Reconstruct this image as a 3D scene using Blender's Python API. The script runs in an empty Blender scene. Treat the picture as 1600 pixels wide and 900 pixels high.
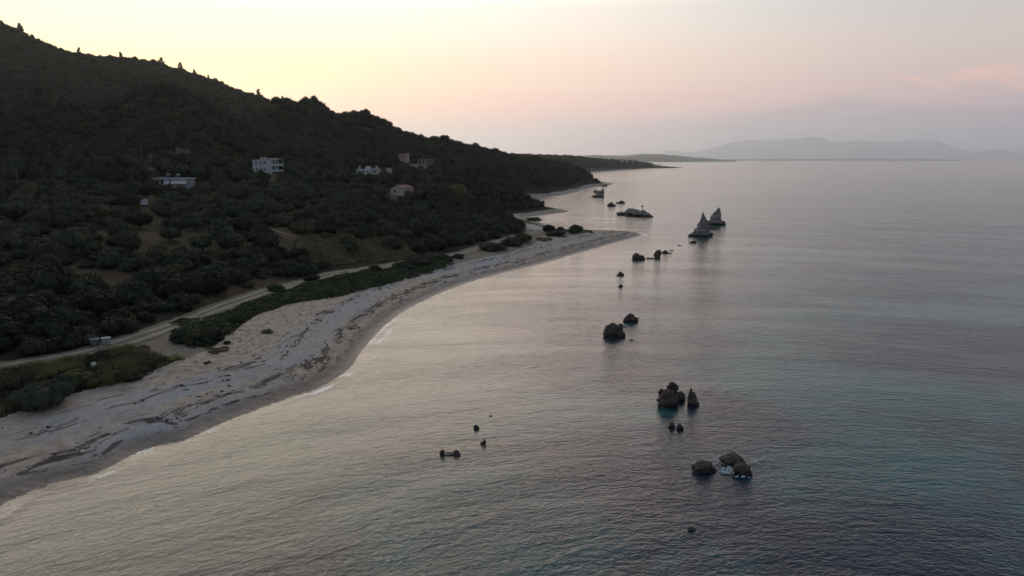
import bpy, bmesh, math, random
import numpy as np
from mathutils import Vector, noise as mnoise

random.seed(7)
rng = np.random.default_rng(11)
S = bpy.context.scene
COL = S.collection
rad = math.radians

# ------------------------------------------------------------------ camera
FPX = 1067.0            # focal length in pixels of the 1600 px wide photograph
EYE = 249.6             # eye level row
CAMZ = 30.0
TH = math.atan((450 - EYE) / FPX)
CT, ST = math.cos(TH), math.sin(TH)

cam_d = bpy.data.cameras.new('camera')
cam = bpy.data.objects.new('camera', cam_d)
COL.objects.link(cam)
cam.location = (0, 0, CAMZ)
cam.rotation_euler = (math.pi / 2 - TH, 0, 0)
cam_d.sensor_width = 36
cam_d.lens = FPX / 1600 * 36
cam_d.clip_start = 0.5
cam_d.clip_end = 150000
S.camera = cam


def P(x, y, z=0.0):
    """where the sight line through photo pixel (x, y) meets height z"""
    u, v = (x - 800) / FPX, (450 - y) / FPX
    dy, dz = CT + v * ST, -ST + v * CT
    t = (z - CAMZ) / dz
    return np.array([u * t, dy * t, z])


def PD(x, y, Y):
    """where it is Y metres ahead"""
    u, v = (x - 800) / FPX, (450 - y) / FPX
    dy, dz = CT + v * ST, -ST + v * CT
    return np.array([u / dy * Y, Y, CAMZ + Y * dz / dy])


def proj(p):
    p = np.asarray(p, float)
    X, Y, Z = p[..., 0], p[..., 1], p[..., 2] - CAMZ
    d = np.maximum(Y * CT - Z * ST, 0.1)
    return 800 + FPX * X / d, 450 - FPX * (Y * ST + Z * CT) / d, d


# ------------------------------------------------------------------ numpy helpers
def hash2(i, j, seed):
    n = (i.astype(np.int64) * 374761393 + j.astype(np.int64) * 668265263 + seed * 974711) & 0x7fffffff
    n = ((n ^ (n >> 13)) * 1274126177) & 0x7fffffff
    return ((n ^ (n >> 16)) & 0xffff) / 65535.0


def vn(x, y, seed=0):
    xi, yi = np.floor(x), np.floor(y)
    fx, fy = x - xi, y - yi
    fx, fy = fx * fx * (3 - 2 * fx), fy * fy * (3 - 2 * fy)
    a = hash2(xi, yi, seed); b = hash2(xi + 1, yi, seed)
    c = hash2(xi, yi + 1, seed); d = hash2(xi + 1, yi + 1, seed)
    return (a + (b - a) * fx) * (1 - fy) + (c + (d - c) * fx) * fy - 0.5


def fbm(x, y, seed=0, oct=4):
    r, a = 0, 1.0
    for k in range(oct):
        r = r + a * vn(x, y, seed + k * 17)
        x, y, a = x * 2.03 + 3.1, y * 2.03 + 7.7, a * 0.5
    return r


def sstep(a, b, x):
    t = np.clip((x - a) / (b - a), 0, 1)
    return t * t * (3 - 2 * t)


def polydist(pts, line, want_s=False):
    """distance from pts (N,2) to the polyline, and the length along it"""
    best = np.full(len(pts), 1e18); bs = np.zeros(len(pts)); acc = 0.0
    for a, b in zip(line[:-1], line[1:]):
        ab = b - a; L = np.hypot(*ab)
        if L < 1e-9:
            continue
        t = np.clip(((pts - a) @ ab) / (L * L), 0, 1)
        q = a + t[:, None] * ab
        d = ((pts - q) ** 2).sum(1)
        m = d < best
        best[m] = d[m]; bs[m] = acc + t[m] * L
        acc += L
    return (np.sqrt(best), bs) if want_s else np.sqrt(best)


def inpoly(pts, poly):
    x, y = pts[:, 0], pts[:, 1]
    c = np.zeros(len(pts), bool)
    n = len(poly)
    for i in range(n):
        x0, y0 = poly[i]; x1, y1 = poly[(i + 1) % n]
        if y0 == y1:
            continue
        m = ((y0 > y) != (y1 > y)) & (x < (x1 - x0) * (y - y0) / (y1 - y0) + x0)
        c ^= m
    return c


def smooth_line(pts, n=6):
    """Catmull-Rom through the points"""
    pts = np.asarray(pts, float)
    out = []
    p = np.vstack([2 * pts[0] - pts[1], pts, 2 * pts[-1] - pts[-2]])
    for i in range(1, len(p) - 2):
        for k in range(n):
            t = k / n
            out.append(0.5 * ((2 * p[i]) + (-p[i - 1] + p[i + 1]) * t + (2 * p[i - 1] - 5 * p[i] + 4 * p[i + 1] - p[i + 2]) * t * t
                              + (-p[i - 1] + 3 * p[i] - 3 * p[i + 1] + p[i + 2]) * t ** 3))
    out.append(pts[-1])
    return np.array(out)


# ------------------------------------------------------------------ object helpers
def tag(o, label=None, cat=None, group=None, kind=None):
    if label: o['label'] = label
    if cat: o['category'] = cat
    if group: o['group'] = group
    if kind: o['kind'] = kind
    return o


def link(name, me, mat=None, parent=None, loc=None):
    o = bpy.data.objects.new(name, me)
    COL.objects.link(o)
    if mat is not None and me is not None and len(me.materials) == 0:
        me.materials.append(mat)
    if parent is not None: o.parent = parent
    if loc is not None: o.location = [float(c) for c in loc]
    return o


def empty(name, loc, rz=0.0):
    o = bpy.data.objects.new(name, None)
    COL.objects.link(o)
    o.location = [float(c) for c in loc]; o.rotation_euler = (0, 0, rz)
    o.empty_display_size = 0.5
    return o


def mesh_np(name, verts, faces, smooth=False):
    """verts (N,3), faces (M,k) with k = 3 or 4"""
    me = bpy.data.meshes.new(name)
    verts = np.asarray(verts, np.float32); faces = np.asarray(faces, np.int32)
    k = faces.shape[1]
    me.vertices.add(len(verts)); me.vertices.foreach_set('co', verts.ravel())
    me.loops.add(faces.size); me.loops.foreach_set('vertex_index', faces.ravel())
    me.polygons.add(len(faces))
    me.polygons.foreach_set('loop_start', np.arange(0, faces.size, k, dtype=np.int32))
    try:
        me.polygons.foreach_set('loop_total', np.full(len(faces), k, dtype=np.int32))
    except Exception:
        pass
    me.update(calc_edges=True)
    me.validate()
    me.polygons.foreach_set('use_smooth', np.full(len(me.polygons), smooth))
    return me


def attr(me, name, vals):
    a = me.attributes.new(name, 'FLOAT', 'POINT')
    a.data.foreach_set('value', np.asarray(vals, np.float32))


def gridfaces(nu, nv):
    i = np.arange(nu - 1)[:, None] * nv + np.arange(nv - 1)[None, :]
    i = i.ravel()
    return np.stack([i, i + nv, i + nv + 1, i + 1], 1)


def boxes_mesh(name, boxes):
    """boxes: (cx, cy, cz, sx, sy, sz) merged to one mesh, lightly bevelled"""
    bm = bmesh.new()
    for (cx, cy, cz, sx, sy, sz) in boxes:
        r = bmesh.ops.create_cube(bm, size=1.0)
        for v in r['verts']:
            v.co = Vector((cx + v.co.x * sx, cy + v.co.y * sy, cz + v.co.z * sz))
    me = bpy.data.meshes.new(name)
    bm.to_mesh(me); bm.free()
    return me


def cyl_mesh(name, segs, n=8):
    """segs: list of (p0, p1, r0, r1)"""
    bm = bmesh.new()
    for (a, b, r0, r1) in segs:
        a, b = Vector(a), Vector(b)
        d = (b - a).normalized()
        up = Vector((0, 0, 1)) if abs(d.z) < 0.9 else Vector((1, 0, 0))
        s = d.cross(up).normalized(); t = d.cross(s)
        A = [bm.verts.new(a + (s * math.cos(k * 2 * math.pi / n) + t * math.sin(k * 2 * math.pi / n)) * r0) for k in range(n)]
        B = [bm.verts.new(b + (s * math.cos(k * 2 * math.pi / n) + t * math.sin(k * 2 * math.pi / n)) * r1) for k in range(n)]
        for k in range(n):
            bm.faces.new((A[k], A[(k + 1) % n], B[(k + 1) % n], B[k]))
        bm.faces.new(A[::-1]); bm.faces.new(B)
    bmesh.ops.recalc_face_normals(bm, faces=bm.faces)
    me = bpy.data.meshes.new(name)
    bm.to_mesh(me); bm.free()
    return me


ICO = {}
def ico(sub):
    if sub not in ICO:
        bm = bmesh.new(); bmesh.ops.create_icosphere(bm, subdivisions=sub, radius=1)
        bm.verts.ensure_lookup_table()
        v = np.array([q.co[:] for q in bm.verts]); f = np.array([[q.index for q in p.verts] for p in bm.faces]); bm.free()
        ICO[sub] = (v, f)
    return ICO[sub]


# ------------------------------------------------------------------ materials
def newmat(name):
    m = bpy.data.materials.new(name)
    m.use_nodes = True
    nt = m.node_tree
    b = nt.nodes['Principled BSDF']
    return m, nt, b


class NB:
    """small node builder"""
    def __init__(self, nt): self.nt = nt
    def n(self, t, **kw):
        nd = self.nt.nodes.new(t)
        for k, v in kw.items():
            if k.startswith('i_'):
                key = k[2:]
                key = int(key) if key.isdigit() else key.replace('_', ' ')
                if hasattr(v, 'is_output'): self.nt.links.new(v, nd.inputs[key])
                else: nd.inputs[key].default_value = v
            else: setattr(nd, k, v)
        return nd
    def math(self, op, a, b=None, c=None, clamp=False):
        nd = self.nt.nodes.new('ShaderNodeMath'); nd.operation = op; nd.use_clamp = clamp
        for i, v in enumerate((a, b, c)):
            if v is None: continue
            if hasattr(v, 'is_output'): self.nt.links.new(v, nd.inputs[i])
            else: nd.inputs[i].default_value = v
        return nd.outputs[0]
    def noise(self, vec, scale, detail=3, rough=0.55, dist=0.0):
        nd = self.n('ShaderNodeTexNoise'); nd.inputs['Scale'].default_value = scale
        nd.inputs['Detail'].default_value = detail; nd.inputs['Roughness'].default_value = rough
        nd.inputs['Distortion'].default_value = dist
        if vec is not None: self.nt.links.new(vec, nd.inputs['Vector'])
        return nd.outputs['Fac']
    def ramp(self, v, a, b, lo=0.0, hi=1.0, smooth=True):
        nd = self.nt.nodes.new('ShaderNodeMapRange')
        nd.interpolation_type = 'SMOOTHSTEP' if smooth else 'LINEAR'
        nd.clamp = True
        self.nt.links.new(v, nd.inputs[0])
        for i, q in zip((1, 2, 3, 4), (a, b, lo, hi)):
            if hasattr(q, 'is_output'): self.nt.links.new(q, nd.inputs[i])
            else: nd.inputs[i].default_value = q
        return nd.outputs[0]
    def mix(self, f, a, b):
        nd = self.nt.nodes.new('ShaderNodeMix'); nd.data_type = 'RGBA'
        for i, v in ((0, f), (6, a), (7, b)):
            if hasattr(v, 'is_output'): self.nt.links.new(v, nd.inputs[i])
            elif i == 0: nd.inputs[0].default_value = v
            else: nd.inputs[i].default_value = (*v, 1) if len(v) == 3 else v
        return nd.outputs[2]
    def attr(self, name):
        nd = self.n('ShaderNodeAttribute', attribute_name=name); return nd
    def pos(self):
        return self.n('ShaderNodeNewGeometry').outputs['Position']
    def mapping(self, vec, scale=(1, 1, 1), rot=(0, 0, 0)):
        nd = self.n('ShaderNodeMapping')
        self.nt.links.new(vec, nd.inputs['Vector'])
        nd.inputs['Scale'].default_value = scale; nd.inputs['Rotation'].default_value = rot
        return nd.outputs[0]
    def bump(self, h, dist, strength=1.0, normal=None):
        nd = self.n('ShaderNodeBump'); nd.inputs['Distance'].default_value = dist
        nd.inputs['Strength'].default_value = strength
        self.nt.links.new(h, nd.inputs['Height'])
        if normal is not None: self.nt.links.new(normal, nd.inputs['Normal'])
        return nd.outputs[0]


def simple(name, col, rough=0.7, var=0.25, scale=1.2):
    m, nt, b = newmat(name); nb = NB(nt)
    tc = nb.n('ShaderNodeTexCoord').outputs['Object']
    n1 = nb.noise(tc, scale, 4); n2 = nb.noise(tc, scale * 6, 3)
    f = nb.math('ADD', nb.math('MULTIPLY', n1, 0.65), nb.math('MULTIPLY', n2, 0.35))
    c = nb.mix(nb.ramp(f, 0.3, 0.7), tuple(k * (1 - var) for k in col), tuple(k * (1 + var * 0.6) for k in col))
    nt.links.new(c, b.inputs['Base Color'])
    b.inputs['Roughness'].default_value = rough
    return m


def leafmat(name, a, bcol, hue=None):
    m, nt, b = newmat(name); nb = NB(nt)
    oi = nb.n('ShaderNodeObjectInfo').outputs['Random']
    tc = nb.n('ShaderNodeTexCoord').outputs['Object']
    n1 = nb.noise(tc, 2.2, 3)
    c = nb.mix(nb.ramp(n1, 0.3, 0.7), a, bcol)
    br = nb.ramp(oi, 0.0, 1.0, 0.5, 1.6, smooth=False)
    hsv = nb.n('ShaderNodeHueSaturation')
    nt.links.new(c, hsv.inputs['Color']); nt.links.new(br, hsv.inputs['Value'])
    nt.links.new(nb.ramp(nb.math('FRACT', nb.math('MULTIPLY', oi, 7.31)), 0, 1, 0.455, 0.53, False), hsv.inputs['Hue'])
    nt.links.new(hsv.outputs[0], b.inputs['Base Color'])
    b.inputs['Roughness'].default_value = 0.75
    b.inputs['Specular IOR Level'].default_value = 0.25
    return m


M_OLIVE = leafmat('olive_leaves', (0.022, 0.028, 0.014), (0.044, 0.054, 0.027))
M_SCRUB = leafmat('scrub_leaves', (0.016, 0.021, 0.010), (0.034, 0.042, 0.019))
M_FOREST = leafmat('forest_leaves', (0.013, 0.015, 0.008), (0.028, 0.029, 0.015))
M_VINE = leafmat('creeper_leaves', (0.016, 0.026, 0.010), (0.030, 0.044, 0.015))
M_YELLOW = leafmat('yellow_green_leaves', (0.10, 0.11, 0.035), (0.17, 0.17, 0.06))
M_DRY = leafmat('dry_brush', (0.11, 0.075, 0.045), (0.18, 0.13, 0.075))
M_BARK = simple('bark', (0.09, 0.075, 0.06), 0.9)
M_WHITE = simple('whitewash', (0.58, 0.60, 0.62), 0.8, 0.10, 0.5)
M_GREYWALL = simple('grey_render', (0.42, 0.41, 0.40), 0.85, 0.2, 0.5)
M_BEIGE = simple('beige_render', (0.55, 0.49, 0.40), 0.85, 0.1, 0.5)
M_PINK = simple('pink_render', (0.50, 0.33, 0.27), 0.85, 0.12, 0.5)
M_TILE = simple('red_roof_tiles', (0.22, 0.095, 0.07), 0.8, 0.3, 2.0)
M_CONC = simple('bare_concrete', (0.40, 0.38, 0.36), 0.9, 0.2, 0.8)
M_RUIN = simple('old_grey_stone', (0.13, 0.125, 0.125), 0.95, 0.5, 1.5)
M_DARKGLASS = simple('window_glass', (0.03, 0.033, 0.04), 0.15, 0.1)
M_SOLAR = simple('solar_panel', (0.03, 0.035, 0.06), 0.2, 0.1)
M_METAL = simple('galvanised_steel', (0.28, 0.33, 0.35), 0.45, 0.15, 2.0)
M_METALG = simple('dull_galvanised_steel', (0.12, 0.14, 0.15), 0.5, 0.2, 2.0)
M_RUBBER = simple('rubber', (0.02, 0.02, 0.02), 0.8)
M_BLUE = simple('blue_tarp', (0.06, 0.12, 0.32), 0.6)
M_AWN = simple('awning_canvas', (0.62, 0.63, 0.63), 0.8, 0.08)
M_WOOD = simple('weathered_wood', (0.16, 0.12, 0.09), 0.9)


def rockmat(name, dry, dark, wet_h):
    m, nt, b = newmat(name); nb = NB(nt)
    pos = nb.pos()
    z = nb.n('ShaderNodeSeparateXYZ'); nt.links.new(pos, z.inputs[0])
    n1 = nb.noise(pos, 0.9, 6, 0.65); n2 = nb.noise(pos, 4.0, 4, 0.6)
    vo = nb.n('ShaderNodeTexVoronoi', feature='DISTANCE_TO_EDGE'); vo.inputs['Scale'].default_value = 0.8
    nt.links.new(pos, vo.inputs['Vector'])
    c = nb.mix(nb.ramp(n1, 0.32, 0.68), dark, dry)
    c = nb.mix(nb.ramp(n2, 0.55, 0.75, 0, 0.6), c, tuple(k * 0.55 for k in dry))
    zz = nb.math('ADD', z.outputs['Z'], nb.math('MULTIPLY', nb.math('SUBTRACT', n1, 0.5), wet_h))
    c = nb.mix(nb.ramp(zz, wet_h * 0.55, wet_h * 1.1), (0.022, 0.019, 0.016), c)
    nt.links.new(c, b.inputs['Base Color'])
    nt.links.new(nb.ramp(zz, wet_h * 0.3, wet_h, 0.45, 0.9), b.inputs['Roughness'])
    h = nb.math('ADD', nb.math('MULTIPLY', n1, 0.7), nb.math('MULTIPLY', nb.ramp(vo.outputs[0], 0.0, 0.25), 0.25))
    nt.links.new(nb.bump(h, 0.5), b.inputs['Normal'])
    return m


M_ROCK = rockmat('dark_shore_rock', (0.125, 0.092, 0.072), (0.050, 0.038, 0.030), 0.5)
M_STACK = rockmat('grey_limestone', (0.36, 0.325, 0.295), (0.17, 0.15, 0.135), 1.3)

# ------------------------------------------------------------------ coastline, road, beach outline
coast_px = [(-120, 850), (-40, 812), (0, 790), (60, 763), (110, 748), (160, 735), (225, 703), (290, 687), (340, 664), (400, 640), (460, 618),
            (505, 603), (545, 577), (566, 548), (590, 520), (610, 502), (640, 481), (700, 453), (760, 433), (850, 410),
            (920, 391), (962, 379), (1003, 367.3), (985, 364.6), (950, 363), (905, 362), (880, 360), (858, 352), (836, 345), (827, 340),
            (838, 338.5), (862, 335), (891, 330.6), (872, 328), (852, 326.5), (843, 323), (848, 317), (836, 311.5), (860, 307.5),
            (880, 305.5), (905, 300), (913, 296), (930, 292.5), (948, 290.5)]
coast = smooth_line([P(x, y, 0)[:2] for x, y in coast_px], 5)
near_ext = np.array([[-44.0, 15.0], [-60.0, -30.0], [-110.0, -150.0]])
far_ext = np.array([[130.0, 870.0], [90.0, 930.0], [-60.0, 1040.0], [-500.0, 1250.0], [-1500.0, 1500.0], [-1700.0, -250.0]])
coastline = np.vstack([near_ext[::-1], coast, far_ext[:5]])
landpoly = np.vstack([near_ext[::-1], coast, far_ext])


def shore(xy):
    """signed distance to the coast, + on land, and the length along it"""
    d, s = polydist(xy, coastline, True)
    return np.where(inpoly(xy, landpoly), d, -d), s


road_px = [(-120, 597), (-40, 580), (0, 573), (60, 562), (130, 549), (200, 528), (250, 512), (290, 498), (330, 482), (380, 464), (425, 450), (470, 438),
           (520, 425), (570, 417), (620, 408), (680, 397), (725, 390), (765, 378), (795, 370), (822, 364), (842, 359), (838, 352), (822, 346)]
road_w = smooth_line([P(x, y, 3.6)[:2] for x, y in road_px], 6)

sand_px = [(-140, 730), (-60, 695), (0, 650), (60, 632), (100, 616), (150, 604), (190, 594), (205, 584), (250, 574), (300, 556), (330, 545), (360, 520), (400, 494),
           (450, 475), (530, 459), (600, 441), (650, 426), (700, 413), (740, 403), (790, 393), (832, 381), (850, 368), (880, 370), (905, 363), (930, 362)]
sand_up = np.array([P(x, y, 2.6)[:2] for x, y in sand_px])
i_tip = int(np.argmin(((coast - P(1003, 367.3, 0)[:2]) ** 2).sum(1)))
i_in = int(np.argmin(((coast - P(905, 362, 0)[:2]) ** 2).sum(1)))
beachpoly = np.vstack([near_ext[::-1], coast[:i_in + 1], sand_up[::-1], np.array([[-75.0, -40.0], [-150.0, -150.0]])])

# ------------------------------------------------------------------ terrain heights
ctrl = []
def cp(x, y, Y, dz=0.0):
    p = PD(x, y, Y); ctrl.append((p[0], p[1], p[2] + dz))
CAN = -4.0
KN = -3.2
for x, y in [(-300, -70), (-150, -15), (0, 32), (60, 61), (120, 82), (165, 87), (200, 88), (260, 101), (320, 119), (370, 138), (412, 152)]:
    cp(x, y, 850, CAN)
for x, y in [(0, 108), (70, 126), (150, 160)]: cp(x, y, 620, CAN)
for x, y in [(-300, -70), (-150, -15), (0, 32), (60, 61), (120, 82), (200, 88), (260, 101), (320, 119), (370, 138), (412, 152)]: cp(x, y + 40, 950, CAN); cp(x, y + 80, 1080, CAN)
for x, y in [(0, 125), (80, 145), (170, 172)]: cp(x, y, 700, CAN)
for x, y in [(-150, 150), (0, 172), (60, 178)]: cp(x, y, 400, CAN)
for x, y in [(130, 182), (185, 148), (250, 130), (310, 151), (365, 182)]: cp(x, y, 440, CAN)
for x, y in [(60, 190), (150, 205), (250, 172), (330, 205)]: cp(x, y, 400, CAN - 2)
for x, y in [(250, 192), (180, 206), (320, 206), (110, 214)]: cp(x, y, 570, CAN)
for x, y in [(250, 124), (215, 133), (285, 135)]: cp(x, y, 445, CAN)
for x, y in [(-100, 262), (0, 262), (100, 262), (160, 262)]: cp(x, y, 292, -2)
for x, y in [(230, 255), (300, 248)]: cp(x, y, 330, -2)
for x, y in [(340, 238), (420, 228)]: cp(x, y, 400, -3)
cp(420, 200, 480, CAN); cp(395, 185, 540, CAN); cp(418, 172, 545, CAN); cp(428, 160, 550, CAN); cp(400, 168, 600, CAN)
for x, y in [(432, 157), (441, 152), (451, 157), (460, 166), (468, 160), (476, 155), (485, 153.5), (493, 157), (501, 164), (512, 173), (521, 179), (541, 182), (555, 175), (571, 170), (582, 177), (600, 190), (615, 197), (642, 209)]:
    cp(x, y, 545, KN); cp(x, y + 9, 520, KN)
for x, y in [(440, 165), (475, 168), (510, 183), (540, 188), (575, 184), (615, 207)]: cp(x, y, 590, KN)
for x, y in [(430, 195), (475, 195), (520, 205), (575, 212), (620, 222)]: cp(x, y, 650, KN); cp(x, y + 15, 760, KN)
for x, y, Y in [(690, 238, 680), (720, 240, 760), (640, 240, 900), (780, 250, 850)]: cp(x, y, Y, KN)
for x, y, Y in [(662, 213, 560), (682, 213, 565), (700, 220, 575), (720, 224, 600), (742, 227, 630), (785, 239, 680), (820, 251, 720), (850, 253, 745), (875, 255, 765), (905, 261, 800), (922, 272, 812)]:
    cp(x, y, Y, KN)
cp(930, 283, 815, -2)
for x, y, Y in [(500, 232, 430), (560, 236, 430), (600, 243, 420), (620, 238, 450), (690, 243, 470)]: cp(x, y, Y, -3)
for x, y, Y in [(480, 262, 370), (520, 270, 360), (700, 262, 410), (760, 262, 480), (800, 285, 480), (850, 272, 620), (890, 278, 720)]: cp(x, y, Y, -3)
for x, y, Y in [(700, 300, 320), (740, 296, 320), (650, 320, 280), (770, 322, 320), (810, 333, 318), (720, 345, 250)]: cp(x, y, Y, -2.5)
for x, y, Y in [(-80, 330, 213), (50, 330, 215), (200, 330, 222), (350, 330, 235), (480, 335, 240), (50, 400, 150), (250, 400, 155),
                (400, 400, 165), (100, 470, 118), (300, 440, 138), (550, 375, 205), (600, 352, 230), (100, 295, 262), (0, 295, 260), (420, 310, 268)]: cp(x, y, Y)
for x, y, Y in [(420, 271, 373), (275, 291, 300), (630, 303, 370), (631, 253, 430), (662, 264, 430), (570, 273, 400), (285, 238, 365)]: cp(x, y, Y)
for q in road_w[::8]: ctrl.append((q[0], q[1], 3.5))
for q in [(-950, 1050, 170), (-360, 1150, 60), (-100, 980, 22), (20, 900, 10), (-900, 500, 170), (-600, 200, 40), (-300, 60, 8), (-160, 20, 4), (-200, -100, 5), (-1200, 900, 150), (-1300, 0, 60), (40, 860, 10)]:
    ctrl.append(q)
ctrl = np.array(ctrl)


def tps_fit(c, reg=0.02):
    A = c[:, :2] / 100.0; n = len(A)
    r2 = ((A[:, None] - A[None]) ** 2).sum(-1)
    K = np.where(r2 > 0, 0.5 * r2 * np.log(np.maximum(r2, 1e-12)), 0) + 5e-5 * np.eye(n)
    Pm = np.hstack([np.ones((n, 1)), A])
    M = np.zeros((n + 3, n + 3)); M[:n, :n] = K; M[:n, n:] = Pm; M[n:, :n] = Pm.T
    return A, np.linalg.solve(M, np.concatenate([c[:, 2], np.zeros(3)]))


TA, TW = tps_fit(ctrl)


def tps(xy):
    out = np.zeros(len(xy))
    for k in range(0, len(xy), 40000):
        q = xy[k:k + 40000] / 100.0
        r2 = ((q[:, None] - TA[None]) ** 2).sum(-1)
        U = 0.5 * r2 * np.log(np.maximum(r2, 1e-12))
        out[k:k + 40000] = U @ TW[:-3] + TW[-3] + q @ TW[-2:]
    return out


def height(xy, want=False):
    xy = np.atleast_2d(np.asarray(xy, float))
    d, s = shore(xy)
    t = tps(xy)
    x, y = xy[:, 0], xy[:, 1]
    t = t + sstep(18, 45, t) * fbm(x / 70, y / 70, 3, 4) * 6 * sstep(470, 380, y + 0 * x) + fbm(x / 25, y / 25, 9, 3) * 0.7
    t = np.maximum(t, 2.4 + 0.8 * vn(x / 15, y / 15, 5))
    prof = np.where(d > 0, 2.7 * (1 - np.exp(-d / 9.0)) + 0.01 * d, d * 0.16)
    prof = prof + sstep(1.5, 6, d) * fbm(x / 5, y / 5, 21, 3) * 0.22
    far = sstep(300, 420, y)
    a, b = 20 - 14 * far, 48 - 24 * far
    w = np.clip((d - a) / (b - a), 0, 1); w = w * w * (3 - 2 * w)
    z = prof * (1 - w) + t * w
    return (z, d, s) if want else z


def H(x, y):
    return float(height(np.array([[x, y]]))[0])


# ------------------------------------------------------------------ land mesh: hills / ground and beach from one sheet
az = np.radians(np.concatenate([np.linspace(-75, -42, 60, endpoint=False), np.linspace(-42, 14, 700)]))
rr = np.concatenate([np.geomspace(26, 130, 330, endpoint=False), np.geomspace(130, 1250, 330)])
AZ, RR = np.meshgrid(az, rr, indexing='ij')
XY = np.stack([np.sin(AZ) * RR, np.cos(AZ) * RR], -1).reshape(-1, 2)
Zg, Dg, Sg = height(XY, True)
F = gridfaces(len(az), len(rr))
VT = np.column_stack([XY, Zg])
inb = (inpoly(XY, beachpoly) & (Dg > -6)) | ((XY[:, 1] > 300) & (Dg > -6) & (Dg < 9 + 5 * vn(XY[:, 0] / 30, XY[:, 1] / 30, 4))) | ((Dg <= 0) & (Dg > -6))
keep = (Dg > -6)
fk = keep[F].all(1)
fb = fk & (inb[F].sum(1) >= 3)
fl = fk & ~fb


def submesh(name, V, Fs, attrs):
    used = np.unique(Fs); mp = np.full(len(V), -1); mp[used] = np.arange(len(used))
    me = mesh_np(name, V[used], mp[Fs], True)
    for k, v in attrs.items(): attr(me, k, v[used])
    return me


# soil patches: dry red-brown earth and pale sandy ground
droad = polydist(XY, road_w)
soil = np.zeros(len(XY)); sandy = np.zeros(len(XY))
for (x, y, Y, ax, ay, am) in [(270, 368, 180, 26, 9, 1.0), (215, 366, 180, 14, 7, 1.0), (330, 362, 185, 16, 6, 0.7), (140, 432, 135, 14, 8, 0.9), (10, 446, 128, 10, 6, 0.8),
                              (470, 375, 203, 14, 9, 1.0), (520, 383, 205, 18, 4, 0.5), (210, 300, 250, 16, 10, 0.7), (440, 322, 255, 22, 6, 0.45), (380, 440, 140, 10, 8, 0.7), (455, 430, 148, 12, 6, 0.8), (120, 300, 255, 20, 8, 0.35),
                              (660, 243, 465, 26, 14, 1.0), (680, 252, 440, 14, 8, 0.8), (300, 440, 138, 9, 6, 0.5), (540, 400, 195, 16, 5, 0.5), (380, 455, 135, 10, 5, 0.6)]:
    p = PD(x, y, Y)
    q = ((XY[:, 0] - p[0]) / ax) ** 2 + ((XY[:, 1] - p[1]) / ay) ** 2
    soil = np.maximum(soil, am * np.exp(-q))
path_px = [(425, 362), (455, 369), (490, 376), (530, 384)]
path_w = smooth_line([PD(x, y, Y)[:2] for (x, y), Y in zip(path_px, (206, 200, 197, 195))], 5)
sandy = np.maximum(sandy, np.exp(-(polydist(XY, path_w) / 1.3) ** 2) * 0.6)
clear_px = [(262, 505), (205, 545), (240, 556), (300, 560), (335, 545), (290, 533), (275, 520)]
clear_w = np.array([P(x, y, 3.2)[:2] for x, y in clear_px])
incl = inpoly(XY, clear_w)
dc = polydist(XY, np.vstack([clear_w, clear_w[:1]])) * np.where(incl, 1, -1)
sandy = np.maximum(sandy, sstep(-2, 1.5, dc))
clear2 = np.array([P(x, y, 3.0)[:2] for x, y in [(700, 413), (735, 394), (790, 378), (850, 358), (850, 344), (818, 344), (835, 357), (905, 363), (850, 372), (790, 396)]])
clear3 = np.array([P(x, y, 2.9)[:2] for x, y in [(690, 400), (730, 392), (790, 376), (822, 368), (818, 345), (838, 348), (853, 360), (905, 363), (850, 375), (790, 397), (700, 415)]])
sandy = np.maximum(sandy, inpoly(XY, clear3) * 0.85)
sandy = np.maximum(sandy, sstep(4.2, 2.2, droad) * 0.7)
dsand = polydist(XY, sand_up)

m, nt, b = newmat('ground_cover'); nb = NB(nt)
pos = nb.pos()
n1 = nb.noise(pos, 0.05, 5, 0.6); n2 = nb.noise(pos, 0.6, 4, 0.6); n3 = nb.noise(pos, 3.0, 3)
c = nb.mix(nb.ramp(n2, 0.35, 0.65), (0.020, 0.020, 0.012), (0.042, 0.036, 0.022))
c = nb.mix(nb.ramp(n1, 0.5, 0.68, 0, 0.6), c, (0.085, 0.062, 0.036))
so = nb.math('ADD', nb.attr('soil').outputs['Fac'], nb.math('MULTIPLY', nb.math('SUBTRACT', n2, 0.5), 0.9))
c = nb.mix(nb.ramp(so, 0.22, 0.65), c, nb.mix(nb.ramp(n3, 0.4, 0.65), (0.068, 0.047, 0.031), (0.095, 0.070, 0.043)))
sa = nb.math('ADD', nb.attr('sandy').outputs['Fac'], nb.math('MULTIPLY', nb.math('SUBTRACT', n2, 0.5), 0.7))
c = nb.mix(nb.ramp(sa, 0.35, 0.7), c, nb.mix(nb.ramp(n3, 0.35, 0.7), (0.19, 0.155, 0.115), (0.27, 0.23, 0.18)))
nt.links.new(c, b.inputs['Base Color']); b.inputs['Roughness'].default_value = 0.95
b.inputs['Specular IOR Level'].default_value = 0.1
nt.links.new(nb.bump(nb.math('ADD', n2, nb.math('MULTIPLY', n3, 0.4)), 0.35), b.inputs['Normal'])
M_GROUND = m

me = submesh('hillside', VT, F[fl], {'soil': soil, 'sandy': sandy})
tag(link('hillside', me, M_GROUND), 'dark scrub covered hillside and coastal flat behind the beach', 'hillside', kind='structure')

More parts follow.
